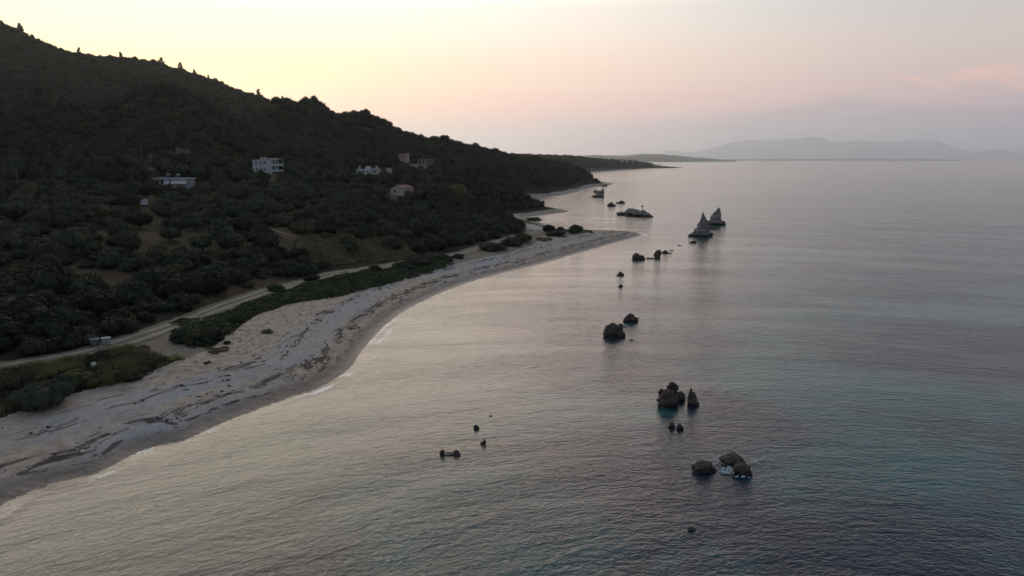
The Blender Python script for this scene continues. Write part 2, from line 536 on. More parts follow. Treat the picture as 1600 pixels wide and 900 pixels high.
# beach
m, nt, b = newmat('beach_sand'); nb = NB(nt)
pos = nb.pos()
sd = nb.n('ShaderNodeCombineXYZ')
nt.links.new(nb.attr('along').outputs['Fac'], sd.inputs[0]); nt.links.new(nb.attr('inland').outputs['Fac'], sd.inputs[1])
SD = sd.outputs[0]; D = nb.attr('inland').outputs['Fac']
fine = nb.noise(pos, 5.0, 4, 0.65); mid = nb.noise(pos, 0.8, 4, 0.6); big = nb.noise(nb.mapping(SD, (0.035, 0.16, 1)), 1.0, 4, 0.55, 0.6)
wob = nb.math('MULTIPLY', nb.math('SUBTRACT', nb.noise(nb.mapping(SD, (0.05, 0.02, 1)), 1.0, 4, 0.6), 0.5), 7.0)
Dw = nb.math('ADD', D, wob)
sand = nb.mix(nb.ramp(mid, 0.35, 0.65), (0.34, 0.275, 0.215), (0.46, 0.385, 0.31))
peb = nb.mix(nb.ramp(fine, 0.38, 0.62), (0.27, 0.265, 0.27), (0.43, 0.425, 0.43))
pm = nb.math('MULTIPLY', nb.ramp(nb.math('ADD', big, nb.math('MULTIPLY', nb.math('SUBTRACT', fine, 0.5), 0.3)), 0.45, 0.70), nb.ramp(Dw, 18.0, 11.0))
c = nb.mix(pm, sand, peb)
c = nb.mix(nb.ramp(fine, 0.58, 0.75, 0, 0.45), c, (0.14, 0.115, 0.09))
# dry debris near the plants
deb = nb.noise(nb.mapping(SD, (0.55, 1.0, 1)), 1.3, 4, 0.65)
c = nb.mix(nb.math('MULTIPLY', nb.ramp(deb, 0.56, 0.62), nb.ramp(Dw, 9.0, 15.0, 0, 0.75)), c, (0.085, 0.062, 0.045))
# wet strip, then weed lines
wet = nb.ramp(nb.math('ADD', D, nb.math('MULTIPLY', wob, 0.3)), 1.2, 3.4, 1, 0)
c = nb.mix(nb.math('MULTIPLY', wet, 0.85), c, nb.mix(nb.ramp(mid, 0.35, 0.65), (0.088, 0.068, 0.055), (0.13, 0.105, 0.088)))
str1 = nb.noise(nb.mapping(SD, (0.22, 0.75, 1)), 1.0, 6, 0.68, 1.2)
str2 = nb.noise(nb.mapping(SD, (0.5, 1.6, 1)), 1.0, 4, 0.65, 0.8)
stk = nb.math('ADD', nb.math('MULTIPLY', str1, 0.6), nb.math('MULTIPLY', str2, 0.4))
def band(c0, w):
    return nb.math('SUBTRACT', 1.0, nb.math('DIVIDE', nb.math('ABSOLUTE', nb.math('SUBTRACT', Dw, c0)), w), clamp=True)
bb = nb.math('MAXIMUM', band(5.0, 2.6), nb.math('MULTIPLY', band(10.5, 3.0), 0.8))
bb = nb.math('MAXIMUM', bb, nb.math('MULTIPLY', band(2.8, 1.6), 0.75))
weed = nb.ramp(nb.math('ADD', stk, nb.math('MULTIPLY', bb, 0.15)), 0.625, 0.655)
c = nb.mix(nb.math('MULTIPLY', weed, nb.ramp(mid, 0.3, 0.6, 0.55, 0.95)), c, nb.mix(fine, (0.03, 0.023, 0.022), (0.065, 0.05, 0.045)))
nt.links.new(c, b.inputs['Base Color'])
nt.links.new(nb.ramp(D, 0.0, 3.5, 0.35, 0.92), b.inputs['Roughness'])
b.inputs['Specular IOR Level'].default_value = 0.3
hh = nb.math('ADD', nb.math('ADD', nb.math('MULTIPLY', fine, 0.12), nb.math('MULTIPLY', mid, 0.35)), nb.math('MULTIPLY', weed, 0.25))
nt.links.new(nb.bump(hh, 0.6), b.inputs['Normal'])
M_BEACH = m
me = submesh('beach', VT, F[fb], {'inland': Dg, 'along': Sg})
tag(link('beach', me, M_BEACH), 'curved sand and pebble beach with dark seaweed lines', 'beach', kind='structure')

# dirt road
road = smooth_line([P(x, y, 3.6)[:2] for x, y in road_px], 24)
tan = np.gradient(road, axis=0); tan /= np.linalg.norm(tan, axis=1)[:, None]
nrm = np.stack([-tan[:, 1], tan[:, 0]], 1)
seg = np.concatenate([[0], np.cumsum(np.hypot(*np.diff(road, axis=0).T))])
us = np.linspace(-1, 1, 13)
wv = 2.1 + 0.5 * vn(seg / 9, seg * 0, 31)
wv = wv + sstep(seg[-1] - 42, seg[-1] - 15, seg) * 2.2
edge = 1 + 0.18 * vn(seg[:, None] / 2.0, us[None] * 3 + 5, 8)
RXY = road[:, None] + nrm[:, None] * (us[None] * wv[:, None] * edge)[..., None]
rz = height(RXY.reshape(-1, 2)) + 0.12 - 0.06 * np.tile(np.abs(us) ** 6, len(road))
me = mesh_np('dirt_road', np.column_stack([RXY.reshape(-1, 2), rz]), gridfaces(len(road), 13), True)
attr(me, 'across', np.tile(us, len(road))); attr(me, 'along', np.repeat(seg, 13))
m, nt, b = newmat('dirt_track'); nb = NB(nt)
pos = nb.pos(); n1 = nb.noise(pos, 0.7, 4); n2 = nb.noise(pos, 4, 4)
ac = nb.math('ABSOLUTE', nb.attr('across').outputs['Fac'])
rut = nb.math('SUBTRACT', 1.0, nb.math('DIVIDE', nb.math('ABSOLUTE', nb.math('SUBTRACT', ac, 0.45)), 0.33), clamp=True)
f = nb.math('ADD', rut, nb.math('MULTIPLY', nb.math('SUBTRACT', n1, 0.5), 1.2))
c = nb.mix(nb.ramp(f, 0.0, 0.6), (0.15, 0.125, 0.085), (0.31, 0.265, 0.205))
c = nb.mix(nb.ramp(n2, 0.55, 0.75, 0, 0.5), c, (0.13, 0.105, 0.08))
c = nb.mix(nb.ramp(nb.attr('along').outputs['Fac'], float(seg[-1] - 38), float(seg[-1] - 22)), c, nb.mix(nb.ramp(n2, 0.35, 0.65), (0.30, 0.29, 0.28), (0.42, 0.41, 0.39)))
nt.links.new(c, b.inputs['Base Color']); b.inputs['Roughness'].default_value = 0.95
nt.links.new(nb.bump(nb.math('ADD', n1, n2), 0.12), b.inputs['Normal'])
tag(link('dirt_road', me, m), 'pale dirt track running along the back of the beach', 'road', kind='structure')

def litter(name, n, bands, rx, mat, label, seed):
    g = np.random.default_rng(seed)
    i = g.integers(0, len(coast) - 1, n * 4); f = g.uniform(size=n * 4)[:, None]
    a = coast[i] * (1 - f) + coast[i + 1] * f
    t_ = coast[i + 1] - coast[i]; L = np.linalg.norm(t_, axis=1)
    ok = g.uniform(size=len(a)) < L / L.max(); a, t_, L = a[ok], t_[ok], L[ok]
    nr = np.stack([-t_[:, 1], t_[:, 0]], 1) / L[:, None]
    bc = np.array(bands)[g.integers(0, len(bands), len(a))]
    dd = bc[:, 0] + g.normal(size=len(a)) * bc[:, 1]
    q = a + nr * dd[:, None]
    d, s_ = shore(q)
    m_ = inpoly(q, beachpoly) & (d > 1.2) & (fbm(s_ / 14, d * 0.25, seed, 3) > -0.02)
    q = q[m_][:n]; z = height(q)
    iv, jf = ico(1); V, Fc = [], []
    ang = g.uniform(0, 6.28, len(q))
    for k in range(len(q)):
        sx, sy, sz = rx * g.uniform(.4, 1.8), rx * g.uniform(.25, .7), rx * g.uniform(.12, .35)
        p_ = iv * np.array([sx, sy, sz]) * g.uniform(.7, 1.3, (len(iv), 1)); c_, s2 = math.cos(ang[k]), math.sin(ang[k])
        V.append(np.column_stack([p_[:, 0] * c_ - p_[:, 1] * s2 + q[k, 0], p_[:, 0] * s2 + p_[:, 1] * c_ + q[k, 1], p_[:, 2] + z[k] + sz * .3]))
        Fc.append(jf + k * len(iv))
    tag(link(name, mesh_np(name, np.vstack(V), np.vstack(Fc), False), mat), label, 'beach litter', kind='stuff')


litter('seaweed', 900, [(4.2, .7), (6.0, .9), (10.0, 1.2)], .34, simple('dry_seaweed', (0.045, 0.033, 0.030), .9, .4), 'dark dried seaweed thrown up along the beach', 4)
litter('dry_tufts', 700, [(15, 2.5), (19, 3.0), (23, 3.0)], .26, simple('dry_tuft', (0.10, 0.072, 0.048), .95, .4), 'small brown dry tufts scattered over the upper sand', 6)

# ------------------------------------------------------------------ water
wa = np.radians(np.concatenate([np.linspace(-180, -46, 40, endpoint=False), np.linspace(-46, 46, 640, endpoint=False), np.linspace(46, 180, 41)]))
wr = np.concatenate([[2.0, 12.0, 24.0], np.geomspace(34, 1000, 420, endpoint=False), np.geomspace(1000, 38000, 46)])
AZ, RR = np.meshgrid(wa, wr, indexing='ij')
WXY = np.stack([np.sin(AZ) * RR, np.cos(AZ) * RR], -1).reshape(-1, 2)
WD, WS = shore(WXY)
x, y = WXY[:, 0], WXY[:, 1]
r0 = np.hypot(x - 25, y + 35); t0 = np.arctan2(x - 25, y + 35) * 110
amp = sstep(900, 300, np.hypot(x, y)) * sstep(0.0, 14.0, -WD)
wz = amp * (0.09 * fbm(r0 / 5.0, t0 / 22, 77, 2) + 0.06 * fbm(r0 / 2.2, t0 / 9, 78, 2))
# small breakers running up the beach
ph = -WD - 1.6 - 1.3 * fbm(WS / 9, WS * 0, 61, 3) - 1.0 * vn(WS / 33, WS * 0, 62)
brk = np.exp(-(ph / 0.55) ** 2) * np.clip(0.15 + 2.2 * vn(WS / 15, WS * 0, 64), 0, 1) * sstep(420, 250, y)
wz = wz + 0.10 * brk
wz = np.where(WD > 0.5, -0.4 - 0.02 * np.minimum(WD, 20), wz + 0.02)
WF = gridfaces(len(wa), len(wr))
wk = (WD[WF] < 12).any(1)
used = np.unique(WF[wk]); mp = np.full(len(WXY), -1); mp[used] = np.arange(len(used))
me = mesh_np('water', np.column_stack([WXY, wz])[used], mp[WF[wk]], True)
attr(me, 'offshore', -WD[used]); attr(me, 'along', WS[used]); attr(me, 'breaker', brk[used])
m, nt, b = newmat('sea_water'); nb = NB(nt)
pos = nb.pos()
sep = nb.n('ShaderNodeSeparateXYZ'); nt.links.new(pos, sep.inputs[0])
px_, py_ = nb.math('SUBTRACT', sep.outputs[0], 25.0), nb.math('ADD', sep.outputs[1], 35.0)
r_ = nb.math('SQRT', nb.math('ADD', nb.math('MULTIPLY', px_, px_), nb.math('MULTIPLY', py_, py_)))
t_ = nb.math('MULTIPLY', nb.math('ARCTAN2', px_, py_), 110.0)
cmb = nb.n('ShaderNodeCombineXYZ'); nt.links.new(t_, cmb.inputs[0]); nt.links.new(r_, cmb.inputs[1])
PV = cmb.outputs[0]
w1 = nb.noise(nb.mapping(PV, (0.20, 0.62, 1)), 1.0, 3, 0.55, 0.5)
w2 = nb.noise(nb.mapping(PV, (0.75, 1.7, 1), (0, 0, 0.25)), 1.0, 3, 0.55, 0.3)
w3 = nb.noise(nb.mapping(PV, (1.9, 3.6, 1), (0, 0, -0.35)), 1.0, 3, 0.6)
slick = nb.ramp(nb.noise(nb.mapping(PV, (0.018, 0.07, 1)), 1.0, 4, 0.55, 0.8), 0.36, 0.64, 0.72, 1.15)
h = nb.math('ADD', nb.math('ADD', nb.math('MULTIPLY', w1, 0.135), nb.math('MULTIPLY', w2, 0.125)), nb.math('MULTIPLY', w3, 0.075))
h = nb.math('MULTIPLY', h, slick)
off = nb.attr('offshore').outputs['Fac']
calm = nb.ramp(off, 0.0, 60.0, 0.40, 1.0)
calm = nb.math('MAXIMUM', calm, nb.ramp(sep.outputs[1], 170.0, 280.0, 0.0, 1.1))
h = nb.math('MULTIPLY', h, calm)
nrm_ = nb.bump(h, 1.0, 1.0)
bed = nb.noise(pos, 0.035, 4, 0.6, 0.5)
c = nb.mix(nb.ramp(bed, 0.42, 0.6), (0.008, 0.015, 0.032), (0.008, 0.088, 0.090))
c = nb.mix(nb.ramp(off, 3.0, 55.0, 0.9, 0), c, (0.105, 0.108, 0.085))
c = nb.mix(nb.ramp(off, 0.0, 5.0, 1, 0), c, (0.14, 0.115, 0.095))
# foam
fn = nb.noise(pos, 3.4, 5, 0.75, 0.6); fs = nb.noise(pos, 0.16, 3)
lace = nb.math('MULTIPLY', nb.ramp(off, 0.0, 3.4, 1, 0), nb.ramp(fs, 0.40, 0.60))
fm = nb.math('ADD', nb.math('MULTIPLY', nb.attr('breaker').outputs['Fac'], 0.60), nb.math('MULTIPLY', lace, 0.62))
fm = nb.ramp(nb.math('ADD', fm, nb.math('MULTIPLY', nb.math('SUBTRACT', fn, 0.5), 1.1)), 0.42, 0.75)
c = nb.mix(nb.math('MULTIPLY', fm, 0.85), c, (0.85, 0.84, 0.84))
nt.links.new(c, b.inputs['Base Color'])
nt.links.new(nb.math('ADD', nb.ramp(off, 25.0, 140.0, 0.08, 0.13), nb.math('MULTIPLY', fm, 0.15)), b.inputs['Roughness'])
b.inputs['IOR'].default_value = 1.42
nt.links.new(nrm_, b.inputs['Normal'])
tag(link('water', me, m), 'calm rippled sea at dusk', 'sea', kind='structure')

# ------------------------------------------------------------------ far land
def loft(name, front, crest, back, nv, seed, amp, mat, wave=1.0, prof_pow=0.8):
    """front/crest/back: arrays (n,3) resampled to the same count"""
    n = len(front)
    v = np.linspace(0, 2, nv)
    out = np.zeros((n, nv, 3))
    for j, t in enumerate(v):
        if t <= 1:
            out[:, j, :2] = front[:, :2] * (1 - t) + crest[:, :2] * t
            out[:, j, 2] = crest[:, 2] * (np.sin(t * math.pi / 2) ** prof_pow)
        else:
            q = t - 1
            out[:, j, :2] = crest[:, :2] * (1 - q) + back[:, :2] * q
            out[:, j, 2] = crest[:, 2] * math.cos(q * math.pi / 2)
    f = np.sin(np.clip(v, 0, 1) * math.pi / 2)[None] * (1 - 0.7 * sstep(0.7, 1.0, v) * sstep(1.3, 1.0, v))[None]
    out[..., 2] += amp * fbm(out[..., 0] / wave, out[..., 1] / wave, seed, 5) * f
    out[:, 0, 2] = -3
    me = mesh_np(name, out.reshape(-1, 3), gridfaces(n, nv), True)
    return me, out


def res(pts, n):
    pts = np.asarray(pts, float)
    t = np.linspace(0, len(pts) - 1, n); i = np.minimum(t.astype(int), len(pts) - 2); f = (t - i)[:, None]
    return pts[i] * (1 - f) + pts[i + 1] * f


M_FARWOOD = simple('distant_woodland', (0.048, 0.050, 0.032), 0.95, 0.4, 0.02)
M_FARROCK = simple('distant_mountain', (0.11, 0.11, 0.10), 0.95, 0.3, 0.002)
M_FARSAND = simple('distant_sand', (0.30, 0.25, 0.19), 0.95, 0.2, 0.05)

# second headland, 1.5 to 2.6 km off
fr = [P(800, 271.5, 0), P(870, 270.5, 0), P(922, 268.5, 0), P(962, 266, 0), P(1000, 263.8, 0), P(1020, 262.6, 0)]
cr = []
for (x, y), f in zip([(795, 243.5), (850, 245), (900, 247), (950, 251.5), (990, 254), (1019, 258.5)], fr):
    cr.append(PD(x, y, f[1] + 260))
bk = [np.array([c_[0] * 1.35, c_[1] + 700, 0]) for c_ in cr]
hl_me, HL = loft('headland', res(fr, 140), res(cr, 140), res(bk, 140), 34, 5, 9, None, 120.0, 0.75)
tag(link('headland', hl_me, M_FARWOOD), 'wooded headland across the bay, hazy with distance', 'headland', kind='structure')
# its beach and the low reef at its end
fb2 = res(fr[1:], 120)
bb_ = []
for q in fb2:
    e = q / np.linalg.norm(q[:2]); bb_.append([q[0] + e[0] * 32, q[1] + e[1] * 32, 2.8])
strip = np.stack([fb2 - np.array([0, 8, 0.6]), fb2 * 1 + np.array([0, 2, 0.6]), np.array(bb_)], 1)
tag(link('far_shore', mesh_np('far_shore', strip.reshape(-1, 3), gridfaces(120, 3), True), M_FARSAND), 'thin strip of sand below the distant headland', 'shore', kind='structure')
tipf = [P(1016, 262.8, 0), P(1035, 262.6, 0), P(1052, 262.3, 0), P(1066, 262.0, 0)]
tipc = [PD(1016, 258.5, tipf[0][1] + 40), PD(1035, 259.6, tipf[1][1] + 30), PD(1052, 260.4, tipf[2][1] + 25), PD(1066, 261.8, tipf[3][1] + 12)]
tipb = [q + np.array([0, 60, 0]) for q in tipc]
tm, _ = loft('reef', res(tipf, 60), res(tipc, 60), res([[q[0], q[1], 0] for q in tipb], 60), 12, 8, 3.0, None, 18.0)
tag(link('reef', tm, M_FARWOOD), 'low dark reef running out from the distant headland', 'reef', kind='structure')

# third line of hills and the mountains on the horizon
def far_range(name, pts, Y, dep, seed, amp, wave, mat, label, yb=None):
    n = 260
    c = [PD(x, y, Y) for x, y in pts]
    c = res(c, n); c[:, 2] = np.maximum(c[:, 2] + amp * 0.55 * fbm(c[:, 0] / wave * 1.6, c[:, 0] * 0, seed + 3, 5) * np.clip(c[:, 2] / (3 * amp), 0, 1), 2)
    f = c.copy(); f[:, :2] *= (Y - dep) / Y; f[:, 2] = 0
    k = c.copy(); k[:, :2] *= (Y + dep) / Y; k[:, 2] = 0
    me, _ = loft(name, f, c, k, 40, seed, amp, None, wave)
    tag(link(name, me, mat), label, 'hills' if 'hill' in name else 'mountains', kind='structure')

far_range('far_hills', [(820, 249), (870, 246), (905, 243.5), (930, 241.5), (955, 242.5), (980, 243), (1005, 241), (1030, 240), (1055, 243), (1090, 246.5), (1125, 249.5), (1150, 252)],
          11500, 1100, 14, 22, 550.0, M_FARWOOD, 'low blue grey hills behind the headland')
far_range('mountains', [(860, 250), (930, 246), (1000, 241), (1060, 240), (1110, 236), (1135, 228), (1160, 220), (1190, 216.5), (1215, 219), (1240, 218), (1280, 216), (1305, 223),
                        (1330, 222), (1365, 219.5), (1400, 225), (1430, 223), (1465, 221), (1490, 229), (1520, 237), (1560, 235), (1600, 239), (1680, 244), (1760, 250)],
          50000, 3500, 4, 420, 1900.0, M_FARROCK, 'faint blue mountain range on the horizon')
far_range('far_coast_hill', [(960, 249.6), (1080, 249.2), (1200, 248.8), (1330, 248.6), (1450, 249.0), (1525, 250.6)], 24000, 700, 9, 6, 400.0, M_FARWOOD, 'thin flat coast under the mountains')

# ------------------------------------------------------------------ foliage prototypes (unit crowns)
def crown_mesh(name, nl, nleaf, leaf, flat, seed, base=0.0, mat=None, tall=1.0, spread=0.55, lob=(0.36, 0.56)):
    """foliage: leaf clumps over uneven lobes; unit radius, sits on z = 0"""
    g = np.random.default_rng(seed)
    C = []
    for k in range(nl):
        a = k * 2.4 + g.uniform(-.5, .5); q = math.sqrt((k + 0.5) / nl) * spread
        C.append([math.cos(a) * q, math.sin(a) * q, g.uniform(0.35, 0.75) * tall * (1.15 - q * 0.5)])
    C = np.array(C); R = g.uniform(lob[0], lob[1], nl)
    C[:, 2] = np.maximum(C[:, 2] * flat, R * 0.75 * flat)
    vs, fs = [], []
    off = 0
    iv, jf = ico(2)
    for c_, r in zip(C, R):
        q = iv * (r * 0.86) * np.array([1, 1, flat]) * (1 + g.uniform(-0.13, 0.13, (len(iv), 1))) + c_
        q[:, 2] = np.maximum(q[:, 2], -0.02)
        vs.append(q); fs.append(np.column_stack([jf, jf[:, 2]]) + off); off += len(q)
    w = R ** 2 / (R ** 2).sum()
    li = g.choice(nl, nleaf, p=w)
    d = g.normal(size=(nleaf, 3)); d[:, 2] += 0.25; d /= np.linalg.norm(d, axis=1)[:, None]
    pos = C[li] + d * (R[li] * g.uniform(0.80, 1.20, nleaf))[:, None] * np.array([1, 1, flat])
    # drop leaves buried in other lobes
    dd = np.linalg.norm((pos[:, None] - C[None]) / np.array([1, 1, flat]), axis=2) / R[None]
    kp = (dd.min(1) > 0.8) & (pos[:, 2] > 0.0)
    pos, d = pos[kp], d[kp]; n = len(pos)
    nr = d + g.normal(size=(n, 3)) * 0.55; nr /= np.linalg.norm(nr, axis=1)[:, None]
    a = np.cross(nr, g.normal(size=(n, 3))); a /= np.linalg.norm(a, axis=1)[:, None]
    b_ = np.cross(nr, a)
    sz = leaf * g.uniform(0.6, 1.35, n)[:, None]
    q = np.stack([pos - a * sz, pos - b_ * sz * 0.6, pos + a * sz, pos + b_ * sz * 0.6], 1).reshape(-1, 3)
    vs.append(q)
    me_f = np.arange(n * 4).reshape(-1, 4) + off
    V = np.vstack(vs)
    V = V * (1.0 + 0.0)
    # triangles of the core first (as tris), leaves as quads
    tri = np.vstack(fs)[:, :3]
    quad_tri = np.vstack([me_f[:, [0, 1, 2]], me_f[:, [0, 2, 3]]])
    me = mesh_np(name, V, np.vstack([tri, quad_tri]), False)
    if mat: me.materials.append(mat)
    return me


def trunk_mesh(name, seed, h=1.0):
    g = random.Random(seed)
    x, y = g.uniform(-.1, .1), g.uniform(-.1, .1)
    segs = [((0, 0, -0.25), (x, y, 0.4 * h), 0.11, 0.085)]
    for k in range(3):
        a = k * 2.1 + g.uniform(0, 1)
        segs.append(((x, y, 0.38 * h), (x + math.cos(a) * 0.35, y + math.sin(a) * 0.35, 0.95 * h), 0.06, 0.03))
    me = cyl_mesh(name, segs, 6); me.materials.append(M_BARK); return me


OLIVE = [crown_mesh('olive_crown', 9, 1500, 0.075, 0.80, s, mat=M_OLIVE, lob=(0.28, 0.52)) for s in (1, 2, 3, 4)]
SHRUB = [crown_mesh('shrub', 8, 1500, 0.07, 0.75, s, mat=M_SCRUB, lob=(0.26, 0.56)) for s in (11, 12, 13, 14)]
TREE = [crown_mesh('tree_crown', 10, 1500, 0.07, 1.0, s, mat=M_SCRUB, tall=1.5, lob=(0.34, 0.52)) for s in (21, 22, 23)]
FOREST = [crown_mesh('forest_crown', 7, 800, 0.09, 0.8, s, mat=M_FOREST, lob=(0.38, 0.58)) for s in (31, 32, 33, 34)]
BIGBUSH = crown_mesh('big_bush', 16, 9000, 0.035, 0.78, 41, mat=M_SCRUB, spread=0.66, lob=(0.26, 0.40))
BIGBUSH2 = crown_mesh('big_bush', 14, 7000, 0.038, 0.72, 42, mat=M_SCRUB, spread=0.66, lob=(0.26, 0.42))
YBUSH = crown_mesh('yellow_bush', 12, 5000, 0.045, 0.7, 43, mat=M_YELLOW, spread=0.7, lob=(0.24, 0.38))
DRYB = crown_mesh('dry_bush', 9, 2500, 0.06, 0.5, 44, mat=M_DRY, spread=0.7, lob=(0.26, 0.40))
ROUNDB = crown_mesh('big_bush', 18, 9000, 0.035, 0.80, 46, mat=leafmat('grey_green_leaves', (0.036, 0.046, 0.030), (0.062, 0.074, 0.050)), spread=0.66, lob=(0.26, 0.38))
TRUNKS = [trunk_mesh('trunk', s) for s in (1, 2, 3)]

# ------------------------------------------------------------------ buildings
HOUSES = []      # (x0, x1, y0, y1, Y): kept clear of the trees in front


def house_root(name, px, py, Y, label, cat, rect, rz=0.0, z=None):
    p = PD(px, py, Y)
    HOUSES.append((*rect, Y))
    o = empty(name, (p[0], p[1], p[2] if z is None else z), rz)
    return tag(o, label, cat)


def wins(par, spots, w, h, y, frame=None):
    for (x, z) in spots:
        f = link('window', boxes_mesh('window', [(x, y, z, w + 0.25, 0.10, h + 0.25)]), frame or M_GREYWALL, par)
        link('pane', boxes_mesh('pane', [(x, y - 0.045, z, w, 0.06, h)]), M_DARKGLASS, f)


def gable(name, w, d, h, over=0.4):
    """roof with its ridge along x"""
    bm = bmesh.new()
    W, Dp = w / 2 + over, d / 2 + over
    t = 0.18
    pr = [(-Dp, -over * h / (d / 2)), (0, h), (Dp, -over * h / (d / 2))]
    a = [bm.verts.new((-W, y_, z_)) for y_, z_ in pr] + [bm.verts.new((-W, y_, z_ + t)) for y_, z_ in pr]
    c_ = [bm.verts.new((W, y_, z_)) for y_, z_ in pr] + [bm.verts.new((W, y_, z_ + t)) for y_, z_ in pr]
    for i, j in ((0, 1), (1, 2)):
        bm.faces.new((a[i], a[j], c_[j], c_[i])); bm.faces.new((a[i + 3], c_[i + 3], c_[j + 3], a[j + 3]))
        bm.faces.new((a[i], a[i + 3], a[j + 3], a[j])); bm.faces.new((c_[i], c_[j], c_[j + 3], c_[i + 3]))
    bm.faces.new((a[0], c_[0], c_[3], a[3])); bm.faces.new((a[2], a[5], c_[5], c_[2]))
    bmesh.ops.recalc_face_normals(bm, faces=bm.faces)
    me = bpy.data.meshes.new(name); bm.to_mesh(me); bm.free(); return me


def gable_walls(name, w, d, hw, h):
    bm = bmesh.new()
    X, Yd = w / 2, d / 2
    pr = [(-Yd, -1.5), (Yd, -1.5), (Yd, hw), (0, hw + h), (-Yd, hw)]
    a = [bm.verts.new((-X, y_, z_)) for y_, z_ in pr]; c_ = [bm.verts.new((X, y_, z_)) for y_, z_ in pr]
    bm.faces.new(a); bm.faces.new(c_[::-1])
    for i in range(5): bm.faces.new((a[i], c_[i], c_[(i + 1) % 5], a[(i + 1) % 5]))
    bmesh.ops.recalc_face_normals(bm, faces=bm.faces)
    me = bpy.data.meshes.new(name); bm.to_mesh(me); bm.free(); return me


# tall white house: two storeys over a basement, balconies at its right end
h = house_root('apartment_house', 419, 270.5, 373, 'tall flat roofed white house with dark windows and end balconies', 'house', (397, 444, 250, 268), rad(-14))
h.scale = (.9, .9, .98)
link('wall', boxes_mesh('wall', [(-1.2, 0, 2.6, 12.6, 8, 9.0)]), M_WHITE, h)
link('roof', boxes_mesh('roof', [(0.2, 0, 7.21, 16.0, 8.6, 0.22), (-1.2, 3.9, 7.7, 12.6, 0.2, 0.8), (-3.4, 1.5, 7.9, 3.0, 3.0, 1.2)]), M_GREYWALL, h)
wins(h, [(-5.0, 5.6), (-2.2, 5.6), (0.6, 5.6), (-5.0, 2.2), (-2.0, 2.2), (0.7, 2.2)], 0.8, 1.15, -4.02)
for z in (0.9, 4.0):
    bal = link('balcony', boxes_mesh('balcony', [(6.6, 0, z, 3.0, 8.2, 0.2), (8.0, 0, z + 0.55, 0.12, 8.2, 0.9), (6.6, -4.05, z + 0.55, 2.7, 0.1, 0.9)]), M_WHITE, h)
    for yy in (-3.9, 3.9): link('post', boxes_mesh('post', [(7.85, yy, z + 1.6, 0.22, 0.22, 3.0)]), M_WHITE, bal)
for yy, zz in ((-1.5, 5.2), (1.8, 5.2), (-1.5, 2.1)): link('door', boxes_mesh('door', [(5.13, yy, zz, 0.08, 1.4, 2.1)]), M_DARKGLASS, h)

# low long white house with awnings and two solar water heaters on the roof
h = house_root('bungalow', 274, 290, 300, 'long low white house with flat roof, awnings and water heaters on top', 'house', (246, 303, 275, 289), rad(-5))
link('wall', boxes_mesh('wall', [(0, 0, 0.8, 14.2, 7, 4.4)]), M_GREYWALL, h)
link('roof', boxes_mesh('roof', [(0, -0.3, 3.12, 15.4, 8.6, 0.24)]), M_WHITE, h)
wins(h, [(-6.0, 1.6), (-3.6, 1.6)], 1.1, 1.2, -3.52)
def awn(x, w):
    bm = bmesh.new()
    q = [(x - w / 2, -3.6, 2.9), (x + w / 2, -3.6, 2.9), (x + w / 2 + 0.35, -5.2, 0.9), (x - w / 2 + 0.35, -5.2, 0.9)]
    a = [bm.verts.new(v) for v in q]; b2 = [bm.verts.new((v[0], v[1] + 0.03, v[2] - 0.05)) for v in q]
    bm.faces.new(a); bm.faces.new(b2[::-1])
    for i in range(4): bm.faces.new((a[i], b2[i], b2[(i + 1) % 4], a[(i + 1) % 4]))
    bmesh.ops.recalc_face_normals(bm, faces=bm.faces)
    me = bpy.data.meshes.new('awning'); bm.to_mesh(me); bm.free()
    link('awning', me, M_AWN, h)
awn(2.4, 3.4); awn(5.9, 3.3); awn(-1.3, 2.4)
for i, x in enumerate((-2.9, 1.7)):
    p = h.matrix_basis @ Vector((x, -0.2, 3.27))
    t = empty('water_heater', p, rad(-5))
    tag(t, ['solar water heater at the left on the low white roof', 'solar water heater at the right on the low white roof'][i], 'water heater', 'solar water heaters on the low white house')
    link('tank', cyl_mesh('tank', [((-0.75, 0.3, 1.45), (0.75, 0.3, 1.45), 0.32, 0.32)], 12), M_METAL, t)
    for xx in (-0.6, 0.6): link('strut', cyl_mesh('strut', [((xx, 0.3, -0.1), (xx, 0.3, 1.3), 0.04, 0.04), ((xx, -1.2, -0.1), (xx, 0.3, 1.3), 0.04, 0.04)], 6), M_METALG, t)
    pn = boxes_mesh('solar_panel', [(0, 0, 0, 1.9, 1.9, 0.08)])
    pn = link('solar_panel', pn, M_SOLAR, t, (0.1, -0.62, 0.66)); pn.rotation_euler = (rad(43), 0, 0)

# beige cottage with a red tiled roof
h = house_root('cottage', 628, 303.5, 345, 'small beige cottage with red tiled gable roof above the woods', 'house', (612, 646, 287, 302), rad(62))
link('wall', gable_walls('wall', 9.0, 7.4, 3.0, 1.5), M_BEIGE, h)
link('roof', gable('roof', 9.0, 7.4, 1.5, 0.45), M_TILE, h, (0, 0, 3.03))
link('porch', boxes_mesh('porch', [(-1.0, -3.74, 1.0, 3.6, 0.1, 1.9)]), M_DARKGLASS, h)
link('window', boxes_mesh('window', [(-4.53, 0.9, 1.6, 0.08, 1.1, 1.1)]), M_DARKGLASS, h)

# pink cube house up the slope
h = house_root('cube_house', 631.5, 252.5, 430, 'pink cube shaped house with flat roof on the slope', 'house', (624, 640, 240, 252), rad(-20))
link('wall', boxes_mesh('wall', [(0, 0, 1.6, 4.8, 4.6, 5.6)]), M_PINK, h)
link('roof', boxes_mesh('roof', [(0, 0, 4.55, 5.4, 5.2, 0.28)]), M_BEIGE, h)
wins(h, [(-1.0, 3.0), (1.1, 3.0)], 0.6, 0.9, -2.32)

